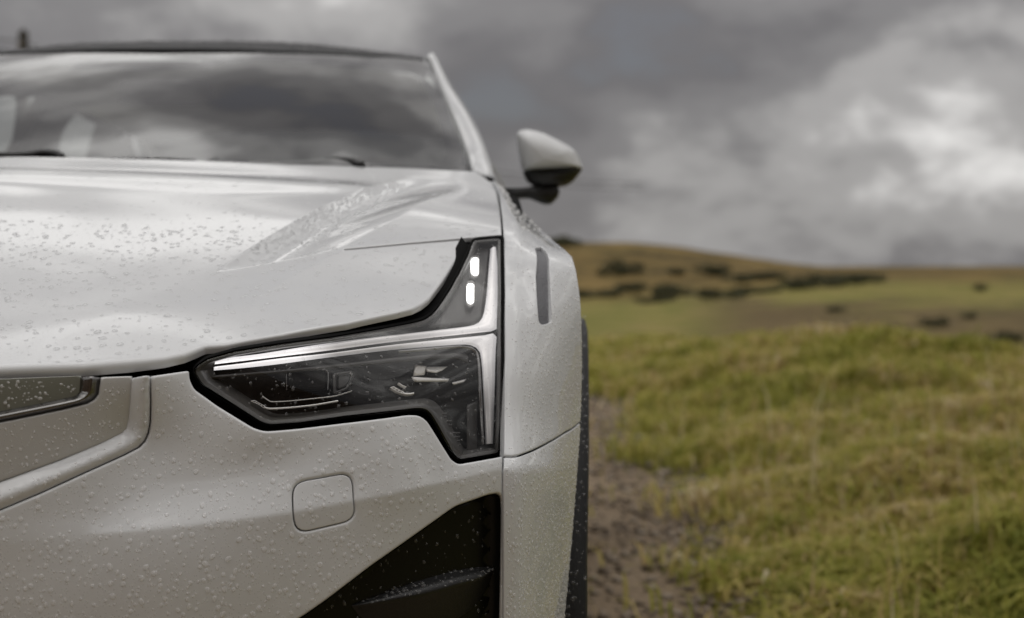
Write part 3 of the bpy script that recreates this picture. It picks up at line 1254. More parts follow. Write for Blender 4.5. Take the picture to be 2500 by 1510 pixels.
def build_grass():
    n = 240000
    # denser near the eye, inside and a little beside the view
    r = np.exp(RNG.uniform(math.log(3.0), math.log(34), n))
    a = np.radians(RNG.uniform(-6, 27, n))
    x, y = r * np.sin(a), r * np.cos(a)
    l, rt = track_edges(y)
    edge = (x - rt)
    patch = bumps(x, y, 1.7, 21) + 0.5 * bumps(x, y, 0.5, 22)
    keep = RNG.random(n) < np.clip(0.008 + smooth(-0.10, 0.60, edge + 0.22 * patch), 0, 1)
    x, y, patch, r = x[keep], y[keep], patch[keep], r[keep]
    n = len(x)
    z = ground_z(x, y) - 0.005
    ln = (0.05 + 0.10 * RNG.random(n)) * np.clip(1 + 0.75 * patch, 0.25, 2) * (0.8 + 0.5 * smooth(3, 12, r))
    tall = (RNG.random(n) < 0.010) & (r < 9)
    ln = np.where(tall, ln * 2.6, ln)
    w = (0.0040 + 0.0045 * RNG.random(n)) * (1 + smooth(6, 25, r) * 2.2)
    w = np.where(tall, w * 0.5, w)
    az = RNG.uniform(0, 6.28, n)
    lean = RNG.uniform(0.45, 1.4, n) * np.where(tall, 0.3, 1)
    dx, dy = np.cos(az), np.sin(az)
    # face roughly the light: width across the lean
    wx, wy = -dy, dx
    V = np.zeros((n, 5, 3))
    V[:, 0] = np.stack([x - wx * w, y - wy * w, z], 1)
    V[:, 1] = np.stack([x + wx * w, y + wy * w, z], 1)
    m1 = np.stack([x + dx * ln * lean * 0.30, y + dy * ln * lean * 0.30, z + ln * 0.60], 1)
    V[:, 2] = m1 - np.stack([wx * w * 0.8, wy * w * 0.8, 0 * w], 1)
    V[:, 3] = m1 + np.stack([wx * w * 0.8, wy * w * 0.8, 0 * w], 1)
    V[:, 4] = np.stack([x + dx * ln * lean, y + dy * ln * lean, z + ln * (1.0 - 0.45 * lean)], 1)
    f = np.array([(0, 1, 3), (0, 3, 2), (2, 3, 4)])
    F = (f[None] + (np.arange(n) * 5)[:, None, None]).reshape(-1, 3)
    o = mesh_obj('grass', V.reshape(-1, 3), F, 'grass_blades', None, zoff=False)
    mix = bumps(x, y, 3.3, 31) * 0.5 + bumps(x, y, 0.9, 33) * 0.35
    mix = mix + 0.45 * bumps(x, y, 0.45, 35)
    tint = np.clip(0.40 + 0.58 * mix + 0.20 * RNG.standard_normal(n) + np.where(tall, 0.35, 0), 0, 1)
    at = o.data.attributes.new('tint', 'FLOAT', 'POINT')
    at.data.foreach_set('value', np.repeat(tint, 5).astype(np.float32))
    tag(o, 'rough green and straw coloured grass covering the bank', 'grass', kind='stuff')


build_grass()


def build_stones():
    n = 5200
    y = RNG.uniform(2.8, 12, n)
    l, rt = track_edges(y)
    x = rt + 0.25 - np.abs(RNG.standard_normal(n)) * 0.5
    z = ground_z(x, y) + 0.012
    base = np.array([(1, 0, 0), (-1, 0, 0), (0, 1, 0), (0, -1, 0), (0, 0, 1), (0, 0, -0.6), (.6, .6, .5), (-.6, -.6, .4)])
    f = np.array([(0, 6, 4), (6, 2, 4), (2, 1, 4), (1, 7, 4), (7, 3, 4), (3, 0, 4), (2, 6, 0), (2, 0, 5), (1, 2, 5), (7, 1, 5), (3, 7, 5), (0, 3, 5)])
    s = 0.006 + 0.022 * RNG.random(n) ** 3
    J = base[None] * (0.7 + 0.6 * RNG.random((n, 8, 1))) * s[:, None, None]
    J[:, :, 2] *= 0.6
    a = RNG.uniform(0, 6.28, n)
    c_, s_ = np.cos(a)[:, None], np.sin(a)[:, None]
    V = np.stack([J[:, :, 0] * c_ - J[:, :, 1] * s_ + x[:, None], J[:, :, 0] * s_ + J[:, :, 1] * c_ + y[:, None], J[:, :, 2] + z[:, None] + s[:, None] * 0.2], 2)
    F = (f[None] + (np.arange(n) * 8)[:, None, None]).reshape(-1, 3)
    blade_material('stones', [(0.0, (0.13, 0.10, 0.072)), (0.6, (0.26, 0.21, 0.16)), (1.0, (0.36, 0.31, 0.25))], 0)
    o = mesh_obj('gravel', V.reshape(-1, 3), F, 'stones', None, smooth=False, zoff=False)
    at = o.data.attributes.new('tint', 'FLOAT', 'POINT')
    at.data.foreach_set('value', np.repeat(RNG.random(n), 8).astype(np.float32))
    tag(o, 'loose grey brown stones strewn along the track edge', 'gravel', kind='stuff')


build_stones()

simple('gorse_leaf', (0.075, 0.074, 0.028), 0.7, tint=(2.0, 0.45))
simple('gorse_stem', (0.06, 0.045, 0.03), 0.9)


def gorse(px, py, wp, hp, label):
    """px, py: foot of the bush in the photograph; wp, hp: its size there"""
    dd = np.linspace(26, 320, 1500)
    gz = ground_z((px - VPX) * dd / FPX, dd)
    scr = VPY - FPX * (gz - H) / dd
    ok = np.where(scr <= py)[0]
    d = float(dd[ok[0]]) if len(ok) else 200.0
    w, h = 1.45 * wp * d / FPX, 0.85 * hp * d / FPX
    x = (px - VPX) * d / FPX
    z0 = float(ground_z(np.array([x]), np.array([d]))[0])
    root = bpy.data.objects.new('gorse_bush', None)
    link(root)
    root.location = (x, d, z0)
    tag(root, label, 'bush', 'gorse bushes on the moor')
    n = 900
    lobes = [(RNG.uniform(-.42, .42) * w, RNG.uniform(-.3, .3) * w, h * RNG.uniform(.30, .62), w * RNG.uniform(.16, .30), h * RNG.uniform(.28, .42)) for _ in range(6)]
    k = RNG.integers(0, len(lobes), n)
    L = np.array(lobes)[k]
    v = RNG.standard_normal((n, 3))
    v /= np.linalg.norm(v, axis=1, keepdims=True)
    rr = 0.55 + 0.5 * RNG.random(n) ** 0.6
    c = np.stack([L[:, 0] + v[:, 0] * L[:, 3] * rr, L[:, 1] + v[:, 1] * L[:, 3] * rr, np.maximum(L[:, 2] + v[:, 2] * L[:, 4] * rr, 0.02)], 1)
    s = 0.05 * w * (0.6 + 0.8 * RNG.random(n))
    t1 = RNG.standard_normal((n, 3))
    t1 /= np.linalg.norm(t1, axis=1, keepdims=True)
    t2 = np.cross(t1, RNG.standard_normal((n, 3)))
    t2 /= np.linalg.norm(t2, axis=1, keepdims=True)
    V = np.stack([c - t1 * s[:, None], c + t2 * s[:, None] * 0.6, c + t1 * s[:, None] * 1.2], 1)
    F = np.arange(n * 3).reshape(n, 3)
    mesh_obj('foliage', V.reshape(-1, 3), F, 'gorse_leaf', root, zoff=False)
    for q in range(3):
        lx, ly, lz, _, _ = lobes[q]
        tv, tf = tube_mesh([(lx * 0.2, ly * 0.2, -0.15), (lx * 0.6, ly * 0.6, lz * 0.5), (lx, ly, lz)], [0.05 * h, 0.035 * h, 0.015 * h], 6)
        mesh_obj('stem', tv, tf, 'gorse_stem', root, zoff=False)


for args in [(1400, 602, 75, 30, 'gorse bush on the hilltop skyline just behind the fender of the car'),
             (1528, 672, 60, 48, 'upright dark gorse bush on the open hillside, nearest the car'),
             (1498, 674, 50, 24, 'low gorse bush tucked at the foot of the upright one'),
             (1660, 672, 36, 22, 'small round gorse bush alone in the middle of the brown hillside'),
             (1752, 675, 66, 34, 'broad dark gorse bush on the hillside, largest of the upper row'),
             (1800, 692, 46, 30, 'dark gorse bush leaning down the slope from the broadest one'),
             (1838, 687, 28, 28, 'narrow gorse bush between the broad bush and the hill end'),
             (1885, 685, 56, 26, 'gorse bush at the end of the hill where the skyline drops'),
             (1440, 727, 85, 24, 'low gorse patch at the hill foot right beside the fender'),
             (1580, 716, 85, 30, 'green gorse bush in the lower row, left end of the long patch'),
             (1650, 724, 75, 26, 'gorse bush in the middle of the long lower patch'),
             (1602, 740, 62, 18, 'shallow gorse bush in front of the long lower patch'),
             (1765, 732, 84, 34, 'darkest gorse bush in the lower row at the hill foot'),
             (1850, 717, 76, 20, 'thin spreading gorse bush at the right end of the lower row'),
             (1948, 707, 60, 32, 'gorse bush at the left end of the long dark thicket'),
             (1992, 703, 84, 46, 'tall gorse bush in the long dark thicket below the skyline'),
             (2052, 697, 84, 42, 'wide gorse bush in the middle of the long dark thicket'),
             (2122, 692, 48, 32, 'gorse bush closing the right end of the dark thicket'),
             (2395, 712, 28, 24, 'small lone gorse bush high on the green pasture near the frame edge'),
             (2045, 764, 32, 24, 'tiny brown shrub on the pasture above the hollow'),
             (2275, 800, 46, 34, 'round dark shrub standing in the brown hollow'),
             (2372, 780, 28, 24, 'small shrub on the far rim of the brown hollow'),
             (2462, 838, 58, 34, 'low dark shrub behind the grassy bank at the frame edge')]:
    gorse(*args)

simple('pole_wood', (0.035, 0.030, 0.022), 0.85, tint=(4, 0.3))
simple('wire', (0.03, 0.03, 0.03), 0.6)
simple('porcelain', (0.25, 0.22, 0.18), 0.3)


def build_pole():
    d = 42.0
    x = (57 - VPX) * d / FPX
    zt = H + (VPY - 72) * d / FPX
    z0 = float(ground_z(np.array([x]), np.array([d]))[0])
    root = bpy.data.objects.new('utility_pole', None)
    link(root)
    root.location = (x, d, z0)
    tag(root, 'dark wooden utility pole rising behind the car roof', 'pole')
    hgt = zt - z0
    v, f = tube_mesh([(0, 0, -0.3), (0, 0, hgt * 0.5), (0, 0, hgt - 0.1), (0, 0, hgt)], [0.19, 0.165, 0.145, 0.05], 12)
    mesh_obj('post', v, f, 'pole_wood', root, zoff=False)
    v, f = tube_mesh([(0, -0.32, hgt - 0.62), (0, 0.32, hgt - 0.62)], 0.06, 6)
    mesh_obj('crossarm', v, f, 'pole_wood', root, zoff=False)
    for s in (-0.25, 0.25):
        v, f = tube_mesh([(0, s, hgt - 0.58), (0, s, hgt - 0.48), (0, s, hgt - 0.40)], [0.05, 0.065, 0.03], 8)
        mesh_obj('insulator', v, f, 'porcelain', root, zoff=False)
    for k, (s, lab) in enumerate([(-0.25, 'upper thin wire sagging away from the utility pole'), (0.25, 'lower thin wire running beside the other one from the pole')]):
        pts = []
        for t in np.linspace(-1, 1, 25):
            # one span comes towards the road on the left, the other runs off behind the car
            if t < 0:
                px_, py_ = x + t * 9.0, d + s + t * 12.0
                zz = z0 + hgt - 0.40 - k * 0.25 - 1.2 * (-t) * (1 + t) + (-t) * 0.5
            else:
                px_, py_ = x + t * 20, d + s + t * 34
                zz = z0 + hgt - 0.40 - k * 0.25 - 4.2 * t * (1 - t) - t * 2.2
            pts.append((px_, py_, zz))
        v, f = tube_mesh(pts, 0.02, 5)
        o = mesh_obj('overhead_wire', v, f, 'wire', None, zoff=False)
        tag(o, lab, 'wire', 'overhead wires at the pole')


build_pole()

# ================================================================== the car
car = bpy.data.objects.new('white_car', None)
link(car)
car.location = (0, 0, 0)
tag(car, 'white electric car beaded with rain, seen close at its headlight', 'car')
WP = 'white_paint'


def build_hood():
    g = (-0.4, 1.8)
    front = [(0, 899), (200, 893), (400, 876), (450, 866), (474, 857), (501, 846), (549, 843), (688, 818), (846, 790), (965, 764), (1008, 753), (1029, 743), (1048, 728), (1080, 687), (1121, 624), (1137, 594)]
    slit = [(1137, 586.5), (1000, 597), (841, 611.5), (841, 608), (1000, 593), (1140, 581)]
    right = [(1225, 574), (1224, 545), (1219, 500), (1213, 470), (1200, 445)]
    rear = [(1163, 419), (1000, 411), (700, 401), (296, 387)]
    guess = np.array([((p[0] - VPX) * 1.7 / FPX, 1.7) for p in front])
    q1 = HOOD.inv(front, guess)
    q2 = HOOD.inv(slit, (-0.2, 1.9))
    q3 = HOOD.inv(right, np.array([(-.09, 1.97), (-.09, 2.05), (-.1, 2.2), (-.12, 2.45), (-.14, 2.6)]))
    q4 = HOOD.inv(rear, np.array([(-.18, 2.74), (-.3, 2.7), (-.5, 2.64), (-.8, 2.61)]))
    half = np.vstack([[(-1.0, 1.352), (-0.8, 1.362), (-0.68, 1.385)], q1, q2, q3, q4, [(-1.0, 2.605)]])
    outer = full_loop(half)
    lines = [LINE_A, LINE_B[:-1], np.array([LINE_A[0], LINE_B[2]])]
    def rim(q):
        qq = np.stack([refl(q[:, 0]), q[:, 1]], 1)
        ds = line_dist(qq, q2)
        dr = line_dist(qq, q3)
        lamp = np.interp(qq[:, 0], [-0.46, -0.36], [0.0075, 0.0030])
        return np.clip(np.minimum(lamp, np.minimum(0.0010 + 0.35 * np.maximum(ds - 0.004, 0), 0.002 + 0.3 * np.maximum(dr - 0.004, 0))), 0.001, 0.0075)
    o = panel('bonnet', HOOD, outer, WP, car, step=0.0085, r=0.0075, flange=0.005, lines=lines, rvar=rim)
    loop = resample(outer, 0.01)
    drops(o, HOOD, loop, [], 4600, 0.0005, 0.0041, 5.0, margin=0.009, clip=((-0.86, 1.3), (-0.05, 2.0)), flat=0.42, water='water_soft')
    drops(o, HOOD, loop, [], 1500, 0.0008, 0.0030, 3.0, margin=0.009, clip=((-1.15, 2.0), (-0.05, 2.62)), flat=0.30, water='water_soft')
    # heavier beading in the trough and along the screen
    def trough(q):
        xa = np.interp(q[:, 1], LINE_A[:, 1], LINE_A[:, 0])
        xb = np.interp(q[:, 1], LINE_B[:, 1], LINE_B[:, 0])
        u = (q[:, 0] - xa) / np.maximum(xb - xa, 0.03)
        return (u > 0.0) & (u < 0.36) & (q[:, 1] > 1.86) & (RNG.random(len(q)) < np.clip(1.0 - 1.9 * u, 0.03, 1) * np.clip((q[:, 1] - 1.80) / 0.3, 0.15, 1))
    drops(o, HOOD, loop, [], 620, 0.0011, 0.0030, 1.8, margin=0.009, clip=((-0.46, 1.8), (-0.12, 2.5)), flat=0.75, keep=trough, water='water_lens')
    return outer


build_hood()


def build_hood_liner():
    half = [(-1.0, 1.40), (-0.6, 1.45), (-0.28, 1.60), (-0.13, 1.90), (-0.075, 1.99), (-0.05, 2.1), (-0.09, 2.55), (-0.17, 2.78), (-0.5, 2.70), (-1.0, 2.66)]
    panel('bonnet_gap_liner', HOOD.shifted(-0.024), full_loop(half), 'black_liner', car, step=0.05, estep=0.02, r=0, flange=0.03)  # added black sheet under the bonnet so its gaps show dark


build_hood_liner()

HL_CUT = [(463, 905), (464, 925), (474, 950), (529, 990), (620, 1046), (648, 1054), (728, 1047), (846, 1032), (997, 1012), (1025, 1013), (1045, 1027), (1068, 1064), (1104, 1122), (1121, 1133), (1229, 1113)]
BAND_OUT = [(371, 916), (370, 980), (368, 1033), (363, 1059), (355, 1077), (340, 1092), (306, 1110), (204, 1156), (102, 1203), (0, 1246), (-250, 1340)]
BAND_IN = [(326, 920), (323, 982), (319, 1033), (314, 1051), (304, 1061), (255, 1084), (153, 1125), (0, 1180), (-250, 1268)]
FLAP = [(712, 1178), (860, 1152), (871, 1270), (722, 1305)]
INTAKE = [(700, 1530), (745, 1502), (794, 1468), (908, 1381), (1103, 1244), (1119, 1235), (1193, 1209), (1216, 1205), (1226, 1213), (1228, 1240), (1226, 1400), (1223, 1540), (1215, 1600), (640, 1600), (640, 1560)]


def build_bumper():
    bo = fpix([(373, 918)] + [(p[0] + 2.5, p[1] + 1) for p in BAND_OUT[1:]])[::-1]
    cut = fpix([(452, 906)] + HL_CUT)
    cut = round_poly(cut, 0.006, closed=False, n=4)
    right = fpix([(1229, 1300), (1229, 1510), (1228, 1800)])
    half = np.vstack([[(-1.0, bo[0][1] - 0.035), (-0.80, bo[0][1] - 0.030)], bo, cut, right, [(-0.10, -0.80), (-0.55, -0.80), (-1.0, -0.80)]])
    outer = full_loop(half)
    fl = round_poly(fpix(FLAP), 0.014)
    it = round_poly(fpix(INTAKE), 0.006)
    lines = [CREASE_FRONT[1:]]
    o = panel('front_bumper', FRONT, outer, WP, car, holes=[fl, it, other(fl), other(it)], step=0.012, r=0.003, flange=0.012, lines=lines)
    loop = resample(outer, 0.008)
    drops(o, FRONT, loop, [fl, it], 4000, 0.0004, 0.0029, 4.4, margin=0.004, clip=((-0.62, -0.42), (-0.065, -0.08)), flat=0.31, sag=0.18)
    # towing eye cover
    ctr = fl.mean(0)
    fl2 = ctr + (fl - ctr) * (1 - 0.0011 / 0.033)
    c = panel('towing_eye_cover', FRONT.shifted(-0.0006), fl2, WP, car, step=0.007, r=0.0012, flange=0.01, lines=lines)
    mirror_obj(c)
    drops(c, FRONT.shifted(-0.0006), resample(fl2, 0.004), [], 60, 0.0005, 0.0028, 2.8, margin=0.005, flat=0.34, sag=0.18)
    # black sheet added behind the bumper so its panel gaps read as shade
    lin = np.vstack([[(-1.0, -0.13), (-0.62, -0.115)], fpix([(300, 925), (440, 915)]),
                     fpix([(455, 960), (600, 1062), (740, 1065), (1015, 1030), (1098, 1145), (1226, 1135)]), [(-0.077, -0.40), (-0.08, -0.78), (-1.0, -0.78)]])
    it_c = it.mean(0)
    it_big = it_c + (it - it_c) * 1.06
    panel('bumper_gap_liner', FRONT.shifted(-0.032), full_loop(lin), 'black_liner', car, holes=[it_big, other(it_big)], step=0.04, estep=0.01, r=0, flange=0.02)
    # seal strip behind the lamp's lower edge and the nose gap
    seal = np.vstack([fpix([(380, 898), (458, 888), (452, 930), (600, 1062), (740, 1065), (1015, 1030), (1098, 1145), (1240, 1122)]),
                      fpix([(1218, 1085), (1128, 1108), (1035, 998), (640, 1030), (485, 925), (490, 880), (440, 886)])])
    return it


INTAKE_UV = build_bumper()


def build_intake():
    it = INTAKE_UV
    c = it.mean(0)
    tg = np.roll(it, -1, 0) - np.roll(it, 1, 0)
    tg /= np.maximum(np.linalg.norm(tg, axis=1, keepdims=True), 1e-9)
    big = it + np.stack([-tg[:, 1], tg[:, 0]], 1) * (0.0012 if area2(it) > 0 else -0.0012)
    o = panel('air_intake', FRONT.shifted(-0.020), big, 'intake_black', car, step=0.012, r=0.0, flange=-0.018)
    drops(o, FRONT.shifted(-0.020), resample(big, 0.006), [], 190, 0.0005, 0.0022, 2.4, margin=0.004, clip=((-0.40, -0.42), (-0.06, -0.2)), flat=0.55, sag=0.2, water='water_clear')
    # blade across the intake, wet on top
    S = FRONT.shifted(-0.020)
    top = catmull(np.array([(858, 1478), (930, 1452), (1010, 1423), (1095, 1398), (1160, 1386), (1206, 1385)], float), 5)
    bot = catmull(np.array([(858, 1480), (940, 1458), (1010, 1440), (1095, 1416), (1160, 1401), (1206, 1389)], float), 5)
    ut, ub = S.inv(top, (-0.2, -0.33)), S.inv(bot, (-0.2, -0.33))
    a = S(ut)
    b = S(ub)
    n = S.normal(ub)
    k = np.sin(np.linspace(0, math.pi, len(a)))[:, None] ** 0.7
    lip = b + n * (0.020 * k + 0.001)
    low = b + n * (0.016 * k + 0.0005) + np.array([0, 0, -0.006]) * k
    foot = b + np.array([0, 0, -0.05]) * k + n * 0.001
    V, F = loft([a, a * 0.5 + lip * 0.5 + np.array([0, 0, 0.0008]), lip, low, foot])
    bl = mesh_obj('intake_blade', V, F, 'satin_black', o)
    mid = a * 0.5 + lip * 0.5
    V, F = [], []
    # beads standing on the blade
    pts = []
    for _ in range(150):
        i = RNG.integers(2, len(a) - 2)
        t = RNG.random()
        pts.append((a[i] * (1 - t) + lip[i] * t + np.array([RNG.normal() * 0.004, 0, 0.0004]), 0.0006 + 0.0022 * RNG.random() ** 3))
    ang = np.arange(8) * math.pi / 4
    for p, r in pts:
        s = len(V)
        for q, hh in ((1, -0.1), (0.95, 0.4), (0.7, 0.8), (0.3, 1.0)):
            for t in ang:
                V.append(p + np.array([math.cos(t) * r * q, math.sin(t) * r * q, hh * r * 0.75]))
        for ri in range(3):
            for t in range(8):
                F.append((s + ri * 8 + t, s + ri * 8 + (t + 1) % 8, s + ri * 8 + 8 + (t + 1) % 8, s + ri * 8 + 8 + t))
        F.append(tuple(s + 24 + t for t in range(8)))
    w = mesh_obj('water_drops', V, F, 'water_clear', o)
    tag(w, kind='stuff')
    # parking sensor
    cc = S.inv(np.array([(1144, 1442)], float), (-0.1, -0.38))
    P, Nn = S(cc)[0], S.normal(cc)[0]
    tx = np.cross(np.array([0, 0, 1.0]), Nn)
    tx /= np.linalg.norm(tx)
    tz = np.cross(Nn, tx)
    rows = []
    for r, dpt in ((0.0098, 0.0), (0.0098, 0.0016), (0.0088, 0.0020), (0.0085, 0.0006), (0.0078, 0.0004), (0.0072, 0.0014), (0.004, 0.0017), (0.0001, 0.0018)):
        rows.append([P + (tx * math.cos(t) + tz * math.sin(t)) * r + Nn * dpt for t in np.linspace(0, 2 * math.pi, 28, endpoint=False)])
    V, F = loft(rows, closed=True)
    s = mesh_obj('parking_sensor', V, F, 'gloss_black', o)
    om = mirror_obj(o)
    for ch in (bl, s):
        mirror_obj(ch, om)


build_intake()


def rsl(l, k):
    s_ = np.concatenate([[0], np.cumsum(np.linalg.norm(np.diff(l, axis=0), axis=1))])
    q = np.linspace(0, s_[-1], k)
    return np.stack([np.interp(q, s_, l[:, 0]), np.interp(q, s_, l[:, 1])], 1)


def ext(line, y_end):
    """carry a line on to the centre plane"""
    return np.vstack([line, [(-0.80, y_end + 0.006), (-1.0, y_end)]])


def build_grille():
    # raised white frame round the nose panel
    bo, bi = fpix(BAND_OUT), fpix(BAND_IN)
    zo, zi = bo[-1][1] - 0.033, bi[-1][1] - 0.028
    lo_, li_ = ext(bo, zo), ext(bi, zi)
    half = np.vstack([li_[::-1], lo_])                      # from centre along the inner edge, back along the outer edge
    outer = full_loop(half)

    def fold(q):
        qq = np.stack([refl(q[:, 0]), q[:, 1]], 1)
        di, do = line_dist(qq, li_), line_dist(qq, lo_)
        w = di / np.maximum(di + do, 1e-6)
        return np.interp(w, [0, 0.62, 1], [-0.0135, 0.0012, -0.004])
    o = panel('nose_frame', FRONT, outer, WP, car, step=0.006, r=0.0022, flange=0.01, disp=fold)
    drops(o, FRONT, resample(half, 0.01), [], 60, 0.0006, 0.0022, 2.4, margin=0.005, disp=fold, clip=((-0.6, -0.4), (-0.3, -0.05)), flat=0.5)
    # nose panel
    ch_out = [(247, 921), (241, 964), (231, 977), (215, 986), (153, 1001), (0, 1032), (-250, 1082)]
    ch_in = [(197, 921), (194, 958), (188, 965), (179, 969), (0, 1005), (-250, 1055)]
    smart_out = fpix([(p[0] - 2.5, p[1] - 2) for p in BAND_IN], -0.013)
    co = fpix(ch_out, -0.013)
    a = ext(co, co[-1][1] - 0.020)
    b = ext(smart_out, smart_out[-1][1] - 0.028)
    half = np.vstack([a[::-1], b])
    o = panel('nose_panel', FRONT.shifted(-0.013), full_loop(half), 'smart_panel', car, step=0.010, r=0.0025, flange=0.008)
    drops(o, FRONT.shifted(-0.013), resample(half, 0.01), [], 380, 0.0004, 0.0019, 3.4, margin=0.005, clip=((-0.60, -0.3), (-0.42, -0.09)), flat=0.45, sag=0.1)
    # bright trim round the sensor window: a rounded moulding
    ci = fpix(ch_in, -0.018)
    a2, b2 = ext(ci, ci[-1][1] - 0.020), ext(fpix(ch_out, -0.013), co[-1][1] - 0.020)
    half = np.vstack([a2[::-1], b2])

    def fold2(q):
        qq = np.stack([refl(q[:, 0]), q[:, 1]], 1)
        di, do = line_dist(qq, a2), line_dist(qq, b2)
        w = di / np.maximum(di + do, 1e-6)
        return np.interp(w, [0, 0.5, 1.0], [-0.0095, 0.0, -0.007])
    panel('window_trim', FRONT.shifted(-0.010), full_loop(half), 'dark_chrome', car, step=0.004, r=0.0, flange=0.006, disp=fold2, lines=[(rsl(a2, 60) + rsl(b2, 60)) / 2])
    # sensor window
    w_in = fpix([(p[0] + 2, p[1] + 2) for p in ch_in], -0.022)
    c = ext(w_in, w_in[-1][1] - 0.020)
    half = np.vstack([[(-1.0, -0.118), (-0.75, -0.116)], fpix([(0, 926), (198, 918)], -0.022), c])

    def hollow(q):
        qq = np.stack([refl(q[:, 0]), q[:, 1]], 1)
        d = line_dist(qq, c)
        return -0.0006 * np.clip(d / 0.02, 0, 3) + 0.004 * np.exp(-d / 0.006) * 0
    o = panel('sensor_window', FRONT.shifted(-0.020), full_loop(half), 'radar_window', car, step=0.010, r=0.001, flange=0.004)
    drops(o, FRONT.shifted(-0.020), resample(half, 0.01), [], 90, 0.0005, 0.0022, 2.4, margin=0.004, clip=((-0.60, -0.2), (-0.42, -0.09)), flat=0.5)


build_grille()


# ------------------------------------------------------------------ headlight
def head_f(uv):
    P = FRONT.f(uv)
    P[:, 1] += 0.34 * softplus(-0.098 - uv[:, 1], 0.008)
    return P


HEAD = Surf(head_f, axis=(0.0, -1.0, 0.0))      # depth inside the lamp is measured straight back


def hpix(pts, off=0.0, guess=(-0.3, -0.15)):
    return HEAD.shifted(off).inv(np.array(pts, float), guess)


def c1(pts):
    return [(450 + x / 2.5225, 560 + y / 2.5225) for x, y in pts]


LENS = c1([(48, 885), (62, 845), (130, 797), (300, 748), (600, 700), (900, 662), (1200, 612), (1400, 574), (1470, 556), (1520, 522), (1560, 475), (1620, 385), (1690, 262), (1745, 150), (1778, 62),
           (1952, 46), (1957, 400), (1957, 800), (1948, 1200), (1938, 1388), (1700, 1430), (1672, 1418), (1640, 1376), (1552, 1213), (1508, 1142), (1476, 1115), (1420, 1112), (1000, 1159), (700, 1202),
           (520, 1214), (464, 1199), (320, 1107), (98, 967)])


def strip(name, top, bot, off, material, parent, bulge=0.0, n=6):
    """a light bar between two lines of the photograph, lying on an offset of the lens surface"""
    S = HEAD.shifted(off)
    m = max(len(top), len(bot))
    t, b = catmull(np.array(top, float), n), catmull(np.array(bot, float), n)
    k = 60
    def rs(l):
        s = np.concatenate([[0], np.cumsum(np.linalg.norm(np.diff(l, axis=0), axis=1))])
        q = np.linspace(0, s[-1], k)
        return np.stack([np.interp(q, s, l[:, 0]), np.interp(q, s, l[:, 1])], 1)
    ut = S.inv(rs(t), (-0.25, -0.1))
    ub = S.inv(rs(b), (-0.25, -0.1))
    rows = []
    for w in (0, 0.0, 0.12, 0.3, 0.5, 0.7, 0.88, 1.0, 1.0):
        uv = ut * (1 - w) + ub * w
        P = S(uv)
        nn = S.normal(uv)
        h = bulge * math.sin(math.pi * w) ** 0.6 if 0 < w < 1 else 0.0
        rows.append(P + nn * h)
    rows[0] = rows[1] + np.array([0, 0.010, 0])
    rows[-1] = rows[-2] + np.array([0, 0.010, 0])
    V, F = loft(rows)
    return mesh_obj(name, V, F, material, parent)


def ribbon(name, line, width, off, material, parent, depth=0.004):
    S = HEAD.shifted(off)
    l = catmull(np.array(line, float), 5)
    uv = S.inv(l, (-0.25, -0.13))
    tg = np.gradient(uv, axis=0)
    tg /= np.linalg.norm(tg, axis=1, keepdims=True)
    nn = np.stack([-tg[:, 1], tg[:, 0]], 1)
    wd = np.asarray(width, float) * np.ones(len(l)) if np.ndim(width) == 0 else np.interp(np.linspace(0, 1, len(l)), np.linspace(0, 1, len(width)), width)
    a, b = uv + nn * wd[:, None] / 2, uv - nn * wd[:, None] / 2
    A, B = S(a), S(b)
    n3 = S.normal(uv)
    V, F = loft([A - n3 * depth, A, (A + B) / 2 + n3 * wd[:, None] * 0.25, B, B - n3 * depth])
    return mesh_obj(name, V, F, material, parent)


